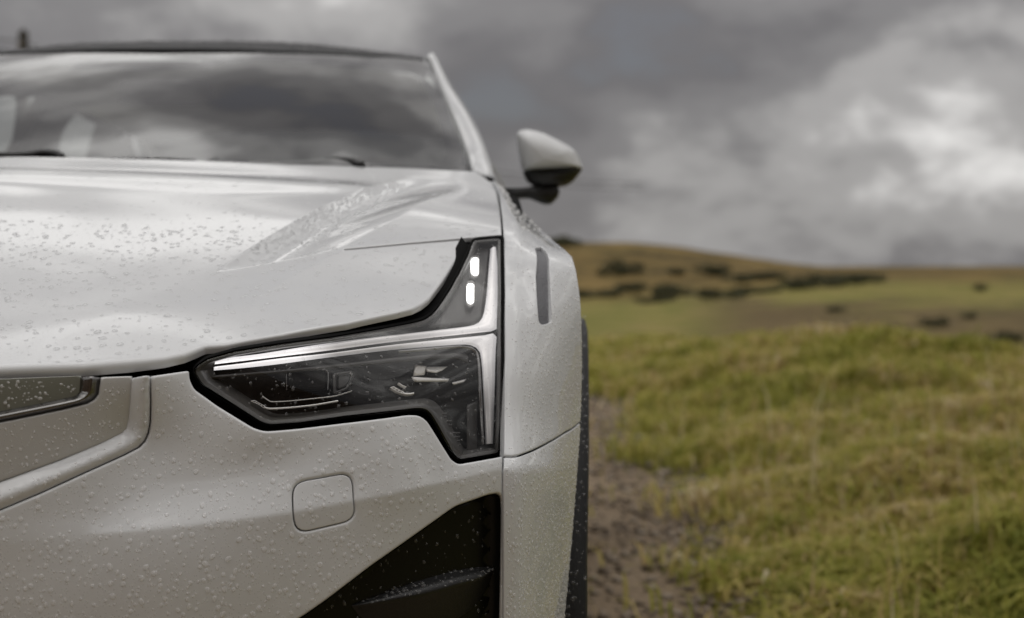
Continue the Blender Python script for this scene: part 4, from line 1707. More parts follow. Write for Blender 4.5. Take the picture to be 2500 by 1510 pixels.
def build_headlight():
    lens_uv = hpix(LENS, 0, (-0.2, -0.1))
    lens_uv = round_poly(lens_uv, 0.004, n=3)
    # bucket: a dark shell behind the lens
    o = panel('headlight', HEAD.shifted(-0.060), lens_uv, 'lamp_black', car, step=0.012, r=0.0, flange=-0.054)
    o['label'] = 'angular dark headlight with a sideways T of light bars'
    # rubber seal round it
    c = lens_uv.mean(0)
    tg = np.roll(lens_uv, -1, 0) - np.roll(lens_uv, 1, 0)
    tg /= np.maximum(np.linalg.norm(tg, axis=1, keepdims=True), 1e-9)
    nn = np.stack([-tg[:, 1], tg[:, 0]], 1) * (1 if area2(lens_uv) > 0 else -1)
    V, F = loft([HEAD.shifted(-0.004)(lens_uv), HEAD.shifted(-0.006)(lens_uv - nn * 0.0015), HEAD.shifted(-0.014)(lens_uv - nn * 0.0028), HEAD.shifted(-0.050)(lens_uv - nn * 0.003)], closed=True)
    kids = [mesh_obj('seal', V, F, 'black_liner', o)]
    # clear cover
    kids.append(panel('lens', HEAD.shifted(-0.0035), lens_uv, 'lens_clear', o, step=0.008, r=0.004, flange=0.0))
    kids[-1]['label'] = 'clear wet lens cover of the headlight'
    # inner bezel: step parallel to the lens edge
    def inset(l, d):
        return l + nn * d
    V, F = loft([HEAD.shifted(-0.007)(inset(lens_uv, 0.0015)), HEAD.shifted(-0.009)(inset(lens_uv, 0.005)), HEAD.shifted(-0.011)(inset(lens_uv, 0.0055)), HEAD.shifted(-0.045)(inset(lens_uv, 0.008))], closed=True)
    kids.append(mesh_obj('bezel', V, F, 'bezel_grey', o))
    # light bars
    top = c1([(186, 806), (330, 787), (480, 768), (900, 702), (1400, 643), (1700, 608), (1790, 588), (1825, 562), (1845, 515), (1862, 400), (1874, 250), (1886, 122)])
    bot = c1([(186, 832), (330, 815), (600, 783), (900, 746), (1300, 693), (1700, 650), (1860, 632), (1918, 622), (1922, 560), (1926, 420), (1926, 250), (1918, 122)])
    k1 = strip('light_bar', top, bot, -0.022, 'light_guide', o, 0.004)
    top = c1([(180, 850), (330, 832), (600, 797), (900, 766), (1300, 715), (1700, 673), (1860, 655), (1918, 648), (1914, 760), (1908, 1000), (1898, 1325)])
    bot = c1([(180, 870), (330, 858), (560, 834), (900, 789), (1300, 742), (1640, 714), (1745, 712), (1798, 730), (1826, 785), (1842, 1000), (1856, 1325)])
    k2 = strip('light_bar', top, bot, -0.022, 'light_guide', o, 0.004)
    # chrome lip beside the lower bar
    k3 = ribbon('trim_line', c1([(1320, 752), (1640, 724), (1738, 724), (1785, 742), (1812, 792), (1828, 1000), (1842, 1325)]), 0.0016, -0.020, 'dark_chrome', o)
    kids += [k1, k2, k3]
    # two lit diode windows in the upright arm
    def c2(pts):
        return [(950 + x / 4.96, 560 + y / 4.96) for x, y in pts]
    for w in ([(1012, 338), (1070, 336), (1086, 356), (1082, 540), (1040, 560), (996, 530), (988, 400)], [(958, 650), (1010, 648), (1028, 668), (1026, 872), (990, 905), (942, 872), (942, 690)]):
        uv = round_poly(hpix(c2(w), -0.020), 0.003, n=3)
        kids.append(panel('diode_window', HEAD.shifted(-0.020), uv, 'diode', o, step=0.004, estep=0.002, r=0.0015, flange=0.01))
        cc = uv.mean(0)
        ring = cc + (uv - cc) * 1.28
        kids.append(panel('diode_frame', HEAD.shifted(-0.021), ring, 'dark_chrome', o, holes=[cc + (uv - cc) * 1.05], step=0.006, estep=0.002, r=0.001, flange=0.006))
    # plate behind the arm
    kids.append(panel('reflector_plate', HEAD.shifted(-0.034), hpix(c1([(1500, 600), (1600, 500), (1700, 310), (1770, 120), (1880, 110), (1860, 300), (1830, 540), (1780, 580)]), -0.034), 'lamp_grey', o, step=0.01, r=0.003, flange=0.01))
    # shelf under the horizontal bars
    kids.append(strip('shelf', c1([(140, 905), (600, 868), (1000, 826), (1400, 780), (1640, 762), (1740, 775)]), c1([(150, 925), (600, 890), (1000, 852), (1400, 812), (1650, 800), (1745, 830)]), -0.030, 'lamp_grey', o, 0.002))
    # projector module: dark glass block in a thin frame
    def c3(pts):
        return [(580 + x / 7.44, 860 + y / 7.44) for x, y in pts]
    blk = round_poly(hpix(c3([(890, 280), (1645, 290), (1645, 690), (890, 690)]), -0.034), 0.008)
    kids.append(panel('projector', HEAD.shifted(-0.034), blk, 'lamp_black', o, step=0.006, estep=0.002, r=0.004, flange=0.012))
    kids.append(ribbon('trim_line', c3([(890, 690), (888, 420), (905, 340), (965, 275)]), 0.0009, -0.031, 'dark_chrome', o))
    kids.append(ribbon('trim_line', c3([(1590, 305), (1635, 350), (1648, 430), (1642, 680)]), 0.0009, -0.031, 'dark_chrome', o))
    dsh = hpix(c3([(1735, 380), (2070, 335), (2110, 380), (2050, 560), (1985, 680), (1740, 775)]), -0.032)
    dsh = round_poly(dsh, 0.003)
    cc = dsh.mean(0)
    kids.append(panel('projector_ring', HEAD.shifted(-0.032), dsh, 'lamp_grey', o, holes=[cc + (dsh - cc) * 0.76], step=0.006, estep=0.002, r=0.001, flange=0.010))
    kids.append(panel('projector_eye', HEAD.shifted(-0.038), cc + (dsh - cc) * 0.62, 'lamp_grey', o, step=0.006, estep=0.002, r=0.0012, flange=0.008))
    # bright trims: fine upper line and broad lower blade with a ladder at its end
    kids.append(ribbon('trim_line', c3([(450, 800), (570, 882), (660, 902), (1000, 882), (1500, 830), (1800, 788), (2080, 700)]), [0.0007, 0.0008, 0.0007, 0.0006, 0.0004], -0.026, 'chrome', o))
    kids.append(ribbon('trim_blade', c3([(480, 1005), (560, 1028), (660, 1030), (1000, 1008), (1400, 962), (1825, 888)]), [0.0016, 0.0022, 0.0021, 0.002, 0.0018, 0.0017], -0.024, 'chrome', o))
    kids.append(ribbon('trim_line', c3([(240, 893), (380, 950), (480, 1018)]), 0.0006, -0.024, 'chrome', o))
    kids.append(ribbon('trim_line', c3([(310, 882), (420, 945), (500, 990)]), 0.0006, -0.024, 'chrome', o))
    for a, b in (((250, 890), (312, 884)), ((318, 918), (350, 900)), ((370, 950), (398, 930)), ((425, 982), (450, 962))):
        kids.append(ribbon('trim_rung', c3([a, ((a[0] + b[0]) / 2, (a[1] + b[1]) / 2), b]), 0.0009, -0.024, 'chrome', o))

    def c4(pts):
        return [(900 + x / 5.314, 860 + y / 5.314) for x, y in pts]
    kids.append(ribbon('trim_line', c4([(388, 398), (440, 432), (490, 452)]), 0.0006, -0.026, 'chrome', o))
    kids.append(ribbon('trim_blade', c4([(440, 528), (480, 542), (530, 544), (588, 534)]), [0.0014, 0.0022, 0.0022, 0.0018], -0.024, 'chrome', o))
    kids.append(ribbon('trim_line', c4([(290, 462), (370, 512), (450, 545)]), 0.0005, -0.024, 'chrome', o))
    kids.append(ribbon('trim_line', c4([(325, 448), (400, 490), (460, 520)]), 0.0005, -0.024, 'chrome', o))
    for a, b in (((285, 462), (328, 448)), ((335, 488), (362, 468)), ((378, 512), (400, 492)), ((420, 532), (440, 512))):
        kids.append(ribbon('trim_rung', c4([a, ((a[0] + b[0]) / 2, (a[1] + b[1]) / 2), b]), 0.0008, -0.024, 'chrome', o))
    # faceted reflector bowl beside the corner
    for q, tl in (([(600, 170), (745, 185), (735, 280), (590, 290)], 0.004), ([(750, 180), (1030, 180), (960, 235), (880, 270), (760, 250)], -0.003), ([(560, 320), (1050, 345), (1040, 375), (600, 380)], 0.002), ([(1090, 395), (1280, 345), (1240, 390), (1110, 425)], -0.002)):
        uv = hpix(c4(q), -0.048)
        kids.append(panel('reflector_facet', HEAD.shifted(-0.048), uv, 'chrome', o, step=0.006, estep=0.003, r=0.0015, flange=0.008,
                          disp=(lambda tl, uv: (lambda z: tl * (z[:, 1] - uv[:, 1].mean()) / 0.012))(tl, uv)))
    # ribbed corner below
    for y, xa, xb in ((800, 870, 1010), (835, 900, 1010), (895, 930, 1075), (945, 955, 1080), (1050, 1000, 1185), (1100, 1035, 1180), (1150, 1065, 1180), (1205, 1100, 1190), (1250, 1130, 1200)):
        kids.append(ribbon('rib', c4([(xa, y + 8), ((xa + xb) / 2, y + 3), (xb, y)]), 0.0022, -0.034, 'lamp_grey', o))
    kids.append(panel('inner_box', HEAD.shifted(-0.032), hpix(c4([(1290, 690), (1420, 640), (1418, 1290), (1285, 1310)]), -0.032), 'lamp_grey', o, step=0.01, r=0.002, flange=0.015))
    kids.append(ribbon('trim_line', c4([(1190, 1362), (1400, 1328), (1690, 1265)]), 0.0008, -0.016, 'chrome', o))
    w = drops(o, HEAD.shifted(-0.0035), resample(lens_uv, 0.004), [], 520, 0.0004, 0.0020, 2.6, margin=0.005, flat=0.55, sag=0.12, water='water_clear')
    om = mirror_obj(o, car)
    om['label'] = 'matching headlight on the far side of the nose'
    for k in kids:
        mirror_obj(k, om)
    # black sheet standing for the shadow gap between bonnet edge and lens
    edge = c1([(40, 860), (130, 780), (600, 688), (1000, 625), (1300, 570), (1450, 525), (1540, 450), (1640, 280), (1738, 88)])
    inn = c1([(90, 890), (160, 815), (600, 720), (1000, 660), (1300, 610), (1480, 560), (1580, 460), (1690, 290), (1790, 85)])
    e0 = hpix(edge, -0.014)
    V, F = loft([HEAD.shifted(-0.05)(e0 + [-0.010, 0.010]), HEAD.shifted(-0.022)(e0), HEAD.shifted(-0.018)(hpix(inn, -0.018))])
    s = mesh_obj('lamp_gap_liner', V, F, 'black_liner', car)
    mirror_obj(s)


build_headlight()


# ------------------------------------------------------------------ wings
def build_fenders():
    sl = [(1150 + x / 2.44, 540 + y / 2.44) for x, y in [(382, 160), (420, 152), (444, 178), (464, 300), (472, 450), (480, 602), (424, 618), (406, 600), (396, 480), (388, 330)]]
    slot = round_poly(FENDER.inv(sl, (0.05, 0.45)), 0.004, n=3)
    seam = FENDER.inv(np.array([(1231, 1112), (1250, 1113), (1269, 1110), (1300, 1099), (1340, 1079), (1380, 1055), (1415, 1031)], float), (0.03, 0.2))
    seam[0][0] = 0.0
    end = [(0.225, seam[-1][1] + 0.01), (0.235, 0.42), (0.295, 0.50), (0.295, 0.97), (0.0, 0.97)]
    outer = np.vstack([seam, end])
    o = panel('fender', FENDER, outer, WP, car, holes=[slot], step=0.007, r=0.0016, flange=0.012)
    loop = resample(outer, 0.006)
    fade = lambda q: (RNG.random(len(q)) < np.clip((0.40 - q[:, 1]) / 0.08, 0.12, 1)) & (q[:, 0] > 0.02)
    w = drops(o, FENDER, loop, [slot], 1700, 0.0005, 0.0018, 2.2, margin=0.003, clip=((0.0, 0.15), (0.175, 0.60)), flat=0.5, sag=0.25, keep=fade)
    thin = lambda q: q[:, 0] < 0.0165
    drops(o, FENDER, loop, [slot], 70, 0.0004, 0.0014, 2.2, margin=0.002, clip=((0.0, 0.15), (0.0175, 0.60)), flat=0.5, sag=0.25, keep=thin)
    drops(o, FENDER, loop, [slot], 260, 0.001, 0.003, 2.0, margin=0.003, clip=((0.02, 0.60), (0.175, 0.97)), flat=0.5)
    c = slot.mean(0)
    m = panel('side_marker', FENDER.shifted(-0.005), c + (slot - c) * 1.04, 'slot_grey', o, step=0.006, r=0.0, flange=-0.005)
    om = mirror_obj(o)
    mirror_obj(m, om)
    # corner of the bumper below the seam
    low = seam - [0, 0.0022]
    outer = np.vstack([low[::-1], [(0.0, -0.19), (0.20, -0.19)], [(0.20, seam[-1][1] - 0.004)]])
    b = panel('bumper_corner', FENDER, outer, WP, car, step=0.008, r=0.0014, flange=0.012)
    loop = resample(outer, 0.006)
    drops(b, FENDER, loop, [], 2300, 0.0005, 0.0019, 2.4, margin=0.003, clip=((0.017, -0.02), (0.175, 0.25)), flat=0.5, sag=0.3)
    drops(b, FENDER, loop, [], 130, 0.0004, 0.0018, 2.2, margin=0.003, clip=((0.0, -0.02), (0.0165, 0.25)), flat=0.5, sag=0.3)
    mirror_obj(b)
    # black sheet added behind the wing, shade for its gaps
    l = panel('wing_gap_liner', FENDER.shifted(-0.020), [(0.004, -0.18), (0.16, -0.18), (0.17, 0.5), (0.10, 0.93), (0.004, 0.93)], 'black_liner', car, step=0.03, estep=0.02, r=0, flange=0)
    mirror_obj(l)
    # wall of the narrow gap beside lamp and bonnet
    rows = []
    vv = np.linspace(0.15, 0.95, 60)
    e = FENDER(np.stack([np.zeros(60), vv], 1))
    rows = [e + [-0.0005, 0.004, 0], e + [-0.0005, 0.05, -0.01], e + [-0.02, 0.05, -0.01]]
    V, F = loft(rows)
    g = mesh_obj('gap_wall', V, F, 'black_liner', car)
    mirror_obj(g)


build_fenders()


# ------------------------------------------------------------------ wheels, arches, flank
WY, WZ, WR = 2.36, -1.05 + 0.385, 0.385


def build_wheel(yc, side_x, sgn, label):
    """thing > part: tyre with tread blocks, alloy rim with spokes"""
    prof = [(-0.255, 0.70), (-0.262, 0.80), (-0.258, 0.93), (-0.235, 0.985), (-0.20, 1.0), (-0.13, 1.003), (-0.06, 1.0), (-0.028, 0.985), (-0.004, 0.93), (0.0, 0.82), (-0.008, 0.70)]
    rows = []
    for x, r in prof:
        rows.append([(side_x + sgn * x, yc + math.cos(t) * r * WR, WZ + math.sin(t) * r * WR) for t in np.linspace(0, 2 * math.pi, 72, endpoint=False)])
    V, F = loft(rows, closed=True)
    w = mesh_obj('wheel', V, F, 'rubber', car)
    w['label'] = label
    V, F = [], []
    for k in range(90):
        t = 2 * math.pi * k / 90
        for xx in (-0.22, -0.165, -0.105, -0.05):
            s = len(V)
            for dx in (-0.022, 0.022):
                for dt, rr in ((-0.022, 0.995), (0.022, 0.995), (0.020, 1.016), (-0.020, 1.016)):
                    V.append((side_x + sgn * (xx + dx), yc + math.cos(t + dt + xx * 0.2) * rr * WR, WZ + math.sin(t + dt + xx * 0.2) * rr * WR))
            F += [(s, s + 1, s + 2, s + 3), (s + 7, s + 6, s + 5, s + 4), (s + 3, s + 2, s + 6, s + 7), (s, s + 3, s + 7, s + 4), (s + 1, s + 5, s + 6, s + 2)]
    tr = mesh_obj('tread', V, F, 'rubber', w, smooth=False)
    tag(tr, kind='stuff')
    rows = []
    for x, r in ((-0.012, 0.71), (-0.014, 0.68), (-0.05, 0.66), (-0.2, 0.62)):
        rows.append([(side_x + sgn * x, yc + math.cos(t) * r * WR, WZ + math.sin(t) * r * WR) for t in np.linspace(0, 2 * math.pi, 48, endpoint=False)])
    V, F = loft(rows, closed=True)
    mesh_obj('rim', V, F, 'alloy', w)
    for k in range(5):
        t = 2 * math.pi * k / 5 + 0.3
        V, F = loft([[(side_x + sgn * x, yc + math.cos(t + a) * r * WR, WZ + math.sin(t + a) * r * WR) for x, a in ((-0.02, -wd), (-0.012, -wd * 0.4), (-0.012, wd * 0.4), (-0.02, wd), (-0.05, 0))] for r, wd in ((0.08, 0.5), (0.3, 0.2), (0.5, 0.13), (0.69, 0.12))], closed=True, capped=True)
        mesh_obj('spoke', V, F, 'alloy', w)
    V, F = loft([[(side_x + sgn * x, yc + math.cos(t) * r * WR, WZ + math.sin(t) * r * WR) for t in np.linspace(0, 2 * math.pi, 24, endpoint=False)] for x, r in ((-0.06, 0.16), (-0.012, 0.15), (-0.006, 0.12), (-0.004, 0.001))], closed=True)
    mesh_obj('hub_cap', V, F, 'dark_chrome', w)


RY = WY + 2.98
build_wheel(WY, 0.018, 1, 'front wheel under the near fender, tyre just showing')
build_wheel(WY, 2 * CX - 0.018, -1, 'front wheel on the far side')
build_wheel(RY, 0.005, 1, 'rear wheel on the near side')
build_wheel(RY, 2 * CX - 0.005, -1, 'rear wheel on the far side')

ARCH_R, ARCH_Z = 0.515, WZ + 0.055


def arch_x(z):
    """how far the cladding stands out at each height (relative to the eye)"""
    return np.interp(z, [-1.0, -0.52, -0.40, -0.25, -0.10, 0.0], [0.022, 0.024, 0.024, 0.028, 0.030, 0.020])


def build_arch(yc, near):
    t = np.linspace(math.radians(-28), math.radians(208), 90)
    rows = []
    for r, dx, dy in ((ARCH_R - 0.062, -0.10, 0), (ARCH_R - 0.055, -0.012, 0), (ARCH_R - 0.045, 0.0, 0), (ARCH_R - 0.01, 0.0, 0), (ARCH_R + 0.006, -0.003, 0), (ARCH_R + 0.012, -0.020, 0), (ARCH_R + 0.012, -0.05, 0)):
        y = yc - np.cos(t) * r
        z = ARCH_Z + np.sin(t) * r
        x = arch_x(z) + dx
        rows.append(np.stack([x, y, z], 1))
    V, F = loft(rows)
    o = mesh_obj('wheel_arch_trim', V, F, 'cladding', car)
    if near:
        o['label'] = 'black plastic wheel arch trim beaded with rain'
        # beads on its front face
        n = 520
        tt = RNG.uniform(math.radians(-5), math.radians(88), n)
        w = RNG.random(n)
        R0, R1 = ARCH_R + 0.012, ARCH_R - 0.01
        rr = ARCH_R + 0.006 + 0.006 * RNG.random(n)
        y = yc - np.cos(tt) * rr
        z = ARCH_Z + np.sin(tt) * rr
        x = arch_x(z) - 0.050 + 0.048 * RNG.random(n)
        P = np.stack([x, yc - np.cos(tt) * (ARCH_R + 0.0122), ARCH_Z + np.sin(tt) * (ARCH_R + 0.0122)], 1)
        Nn = np.stack([0 * x, -np.cos(tt), np.sin(tt)], 1)
        T = np.array([1.0, 0, 0])
        B = np.cross(Nn, T)
        r = 0.0008 + 0.0022 * RNG.random(n) ** 2
        V, F = [], []
        for i in range(n):
            s = len(V)
            for q, hh in ((1, -0.05), (0.9, 0.35), (0.5, 0.6)):
                for k in range(6):
                    a = k * math.pi / 3
                    V.append(P[i] + (T * math.cos(a) + B[i] * math.sin(a)) * r[i] * q + Nn[i] * r[i] * hh)
            for ri in range(2):
                for k in range(6):
                    F.append((s + ri * 6 + k, s + ri * 6 + (k + 1) % 6, s + ri * 6 + 6 + (k + 1) % 6, s + ri * 6 + 6 + k))
            F.append(tuple(s + 12 + k for k in range(6)))
        tag(mesh_obj('water_drops', V, F, 'water_clear', o), kind='stuff')
    mirror_obj(o)
    # dark wheel housing
    rows = []
    for x in (0.0, -0.40):
        rows.append(np.stack([np.full(90, x), yc - np.cos(t) * (ARCH_R - 0.03), ARCH_Z + np.sin(t) * (ARCH_R - 0.03)], 1))
    V, F = loft(rows)
    h = mesh_obj('wheel_housing', V, F, 'black_liner', car)
    mirror_obj(h)


build_arch(WY, True)
build_arch(RY, False)


def flank_x(z):
    return np.interp(z, [-0.85, -0.55, -0.25, -0.02, 0.016, 0.05, 0.10, 0.15, 0.22], [-0.03, -0.004, 0.008, 0.006, -0.002, -0.040, -0.092, -0.138, -0.192])


FLANK = Surf(lambda q: np.stack([flank_x(q[:, 1]), q[:, 0], q[:, 1]], 1))


def build_flank():
    def arc(yc, a0, a1):
        t = np.linspace(math.radians(a0), math.radians(a1), 40)
        return np.stack([yc - np.cos(t) * ARCH_R, ARCH_Z + np.sin(t) * ARCH_R], 1)
    f_arc = arc(WY, 30, 200)
    f_arc = f_arc[(f_arc[:, 1] > -0.80)]
    r_arc = arc(RY, -20, 200)
    r_arc = r_arc[(r_arc[:, 1] > -0.80)]
    door_y = 3.22
    # wing behind the wheel
    outer = np.vstack([f_arc, [(door_y, -0.80), (door_y, 0.172), (2.95, 0.165), (2.68, 0.134), (2.53, 0.099), (2.38, 0.068), (2.17, 0.033), (2.0, 0.006), (1.96, -0.06)]])
    a = panel('fender_flank', FLANK, outer, WP, car, step=0.03, estep=0.012, r=0.002, flange=0.01)
    mirror_obj(a)
    for y0, y1, nm in ((door_y + 0.004, 4.30, 'front_door'), (4.304, 5.16, 'rear_door')):
        if nm == 'front_door':
            outer = [(y0, -0.80), (y1, -0.80), (y1, 0.215), (y0 + 0.15, 0.185), (y0, 0.165)]
        else:
            low = r_arc[(r_arc[:, 0] < y1)]
            outer = np.vstack([[(y0, -0.80)], [(low[0][0] - 0.02, -0.80)] if False else np.zeros((0, 2)), low, [(y1, 0.20), (y0, 0.215)]])
        d = panel(nm, FLANK, outer, WP, car, step=0.04, estep=0.015, r=0.002, flange=0.01)
        mirror_obj(d)
    hi = r_arc[(r_arc[:, 0] > 5.164)]
    outer = np.vstack([hi, [(6.15, -0.62), (6.20, -0.2), (6.10, 0.10), (5.8, 0.17), (5.164, 0.20)]])
    d = panel('rear_quarter', FLANK, outer, WP, car, step=0.04, estep=0.015, r=0.002, flange=0.01)
    mirror_obj(d)
    # sills and tail to close the body
    V, F = loft([[(-0.02, y, z) for y, z in ((WY + 0.5, -0.79), (RY - 0.5, -0.79))], [(-0.04, y, z) for y, z in ((WY + 0.5, -0.84), (RY - 0.5, -0.84))], [(-0.5, y, z) for y, z in ((WY + 0.5, -0.84), (RY - 0.5, -0.84))]])
    s = mesh_obj('sill', V, F, 'cladding', car)
    mirror_obj(s)
    tail = []
    for z, y in ((-0.80, 6.12), (-0.62, 6.18), (-0.2, 6.24), (0.10, 6.16), (0.20, 6.02)):
        xs = np.linspace(0, math.pi, 21)
        hw = 1.0 + flank_x(np.array([z]))[0]
        tail.append([(CX - math.cos(t) * hw, y - 0.10 * (abs(math.cos(t)) ** 4), z) for t in xs])
    V, F = loft(tail)
    mesh_obj('tailgate', V, F, WP, car)


build_flank()


# ------------------------------------------------------------------ greenhouse
def build_glasshouse():
    # screen
    q = SCREEN.inv(np.array([(1000, 425), (1150, 430), (1139, 385), (1100, 282), (1070, 200), (1046, 151), (900, 137), (700, 130), (412, 127)], float),
                   np.array([(-.3, 2.73), (-.19, 2.80), (-.21, 2.9), (-.27, 3.2), (-.33, 3.5), (-.36, 3.63), (-.5, 3.56), (-.7, 3.5), (-1.0, 3.48)]))
    q[-1][0] = -1.0
    half = np.vstack([[(-1.0, 2.635), (-0.6, 2.655)], q])
    outer = full_loop(half)
    o = panel('windscreen', SCREEN, outer, 'screen_glass', car, step=0.03, estep=0.015, r=0.0, flange=0.0)
    # printed black border with the camera housing at its top
    inn = SCREEN.inv(np.array([(300, 380), (700, 389), (1000, 396), (1062, 396), (1080, 388), (1091, 372), (1088, 345), (1063, 261), (1040, 212), (1024, 184), (1000, 172), (900, 160), (760, 150), (640, 143), (560, 140)], float),
                     np.array([(-.8, 2.65), (-.5, 2.7), (-.3, 2.78), (-.25, 2.8), (-.24, 2.85), (-.24, 2.9), (-.25, 3.), (-.3, 3.2), (-.34, 3.4), (-.37, 3.5), (-.4, 3.5), (-.5, 3.5), (-.6, 3.48), (-.75, 3.46), (-.85, 3.45)]))
    cam_b = SCREEN.inv(np.array([(548, 148), (522, 162), (412, 166)], float), np.array([(-.86, 3.4), (-.9, 3.36), (-1, 3.34)]))
    cam_b[-1][0] = -1.0
    ih = np.vstack([[(-1.0, 2.675)], inn, cam_b])
    hole = full_loop(ih)
    big = full_loop(half + np.array([0.0, 0.0]))
    fr = panel('glass_border', SCREEN.shifted(-0.006), big, 'frit', o, holes=[hole], step=0.03, estep=0.012, r=0, flange=0)
    # rain sensor window in the housing
    V, F = loft([[(-1.0 - 0.12 + 0.24 * k / 8, 3.40 - 0.0 * k, 0.0) for k in range(9)], [(-1.0 - 0.12 + 0.24 * k / 8, 3.44, 0.0) for k in range(9)]])
    qq = V[:, :2].copy()
    qq[:, 1] = np.where(qq[:, 1] > 3.42, 3.405 + 0.028 * np.sin(np.clip((qq[:, 0] + 1.12) / 0.24, 0, 1) * math.pi), 3.395)
    mesh_obj('camera_window', SCREEN.shifted(-0.004)(qq), F, 'alloy', o)
    # roof
    half = [(-1.0, 3.487), (-0.70, 3.512), (-0.50, 3.560), (-0.375, 3.635), (-0.388, 3.72), (-0.415, 4.3), (-0.44, 5.2), (-1.0, 5.25)]
    r = panel('roof', ROOF, full_loop(half), 'roof_glass', car, step=0.05, estep=0.02, r=0.006, flange=0.02)
    drops(r, ROOF, resample(full_loop(half), 0.02), [], 1500, 0.0015, 0.006, 2.0, margin=0.01, clip=((-1.6, 3.4), (-0.33, 3.9)), flat=0.6, water='water_lens')
    # pillar, outer skin from the wing to the roof rail
    inn = [(1165, 432, 2.79), (1152, 412, 2.80), (1139, 381, 2.92), (1120, 330, 3.05), (1098, 275, 3.20), (1072, 205, 3.44), (1050, 152, 3.64)]
    out = [(1226, 486, 2.66), (1205, 420, 2.83), (1188, 370, 2.98), (1165, 318, 3.14), (1136, 268, 3.30), (1100, 214, 3.52), (1060, 143, 3.74)]
    a = np.array([P3(*p) for p in inn])
    b = np.array([P3(*p) for p in out])
    # roof rail carries on rearwards
    rail_in = [(-0.385, 3.80, 0.553), (-0.410, 4.3, 0.572), (-0.43, 5.2, 0.52), (-0.45, 5.75, 0.36), (-0.36, 6.02, 0.20)]
    rail_out = [(-0.366, 3.86, 0.548), (-0.380, 4.3, 0.55), (-0.395, 5.2, 0.495), (-0.36, 5.70, 0.33), (-0.22, 6.0, 0.18)]
    a = np.vstack([a, rail_in])
    b = np.vstack([b, rail_out])
    a, b = catmull(a, 5), catmull(b, 5)
    wid = np.linalg.norm(b - a, axis=1, keepdims=True)
    m1 = a * 0.78 + b * 0.22 + np.array([-0.05, -0.25, 0.6]) * wid * 0.16
    m2 = a * 0.42 + b * 0.58 + np.array([0.1, -0.25, 0.6]) * wid * 0.24
    m3 = a * 0.14 + b * 0.86 + np.array([0.5, -0.1, 0.4]) * wid * 0.14
    under = b + np.array([-0.015, 0.03, -0.02])
    ina = a + np.array([0.002, 0.012, -0.016])
    V, F = loft([ina, a, m1, m2, m3, b, under])
    p = mesh_obj('roof_pillar', V, F, WP, car)
    # side glass
    def side(y, z):
        x = np.interp(z, [0.15, 0.55], [-0.175, -0.388])
        return x
    SG = Surf(lambda q: np.stack([side(q[:, 0], q[:, 1]), q[:, 0], q[:, 1]], 1))
    w1 = [(3.02, 0.19), (4.34, 0.20), (4.34, 0.53), (3.86, 0.525), (3.55, 0.46)]
    w2 = [(4.40, 0.22), (5.20, 0.215), (5.62, 0.25), (5.45, 0.38), (5.15, 0.490), (4.40, 0.53)]
    gl = []
    for w in (w1, w2):
        gl.append(panel('side_window', SG, round_poly(w, 0.03), 'side_glass', car, step=0.06, estep=0.02, r=0, flange=0))
    bp = panel('door_pillar', SG.shifted(0.004), [(4.345, 0.2), (4.395, 0.2), (4.395, 0.54), (4.345, 0.54)], 'gloss_black', car, step=0.03, r=0.002, flange=0.03)
    tr = panel('window_trim', SG.shifted(0.002), [(2.95, 0.165), (5.75, 0.19), (5.75, 0.215), (2.99, 0.19)], 'gloss_black', car, step=0.03, r=0.002, flange=0.02)
    cp = panel('rear_pillar', SG.shifted(0.004), [(5.60, 0.20), (6.02, 0.20), (5.7, 0.36), (5.2, 0.50), (5.18, 0.468), (5.47, 0.38), (5.64, 0.25)], WP, car, step=0.03, r=0.002, flange=0.03)
    dp = panel('door_frame', SG.shifted(0.003), [(2.94, 0.185), (3.02, 0.19), (3.55, 0.462), (3.86, 0.528), (4.25, 0.533), (5.15, 0.478), (5.2, 0.50), (4.3, 0.56), (3.80, 0.55), (3.45, 0.462)], 'gloss_black', car, step=0.03, r=0.001, flange=0.02)
    for q_ in [p, bp, tr, cp, dp] + gl:
        mirror_obj(q_)
    # rear window
    V, F = loft([[(CX + s * 0.62, 5.24, 0.552 - 0.02 * s * s) for s in np.linspace(-1, 1, 9)], [(CX + s * 0.70, 5.72, 0.36 - 0.02 * s * s) for s in np.linspace(-1, 1, 9)], [(CX + s * 0.80, 6.02, 0.20) for s in np.linspace(-1, 1, 9)]])
    mesh_obj('rear_window', V, F, 'privacy_glass', car)
    # cowl and wipers
    V, F = loft([[(CX + s * 0.82, 2.60 + 0.20 * s * s, 0.165) for s in np.linspace(-1, 1, 21)], [(CX + s * 0.84, 2.68 + 0.20 * s * s, 0.175) for s in np.linspace(-1, 1, 21)]])
    mesh_obj('cowl', V, F, 'satin_black', car)
    for pts in ([(885, 405, 2.70), (860, 396, 2.735), (815, 393, 2.74), (745, 402, 2.71), (600, 408, 2.685), (420, 396, 2.66), (250, 396, 2.65)],
                [(152, 386, 2.645), (140, 378, 2.66), (100, 375, 2.67), (40, 382, 2.65), (-150, 380, 2.64), (-380, 388, 2.66)]):
        l = np.array([P3(*p_) for p_ in pts]) + np.array([0, 0.0, 0.001])
        v, f = tube_mesh(catmull(l, 4), 0.007, 8)
        mesh_obj('wiper', v, f, 'satin_black', car)


build_glasshouse()


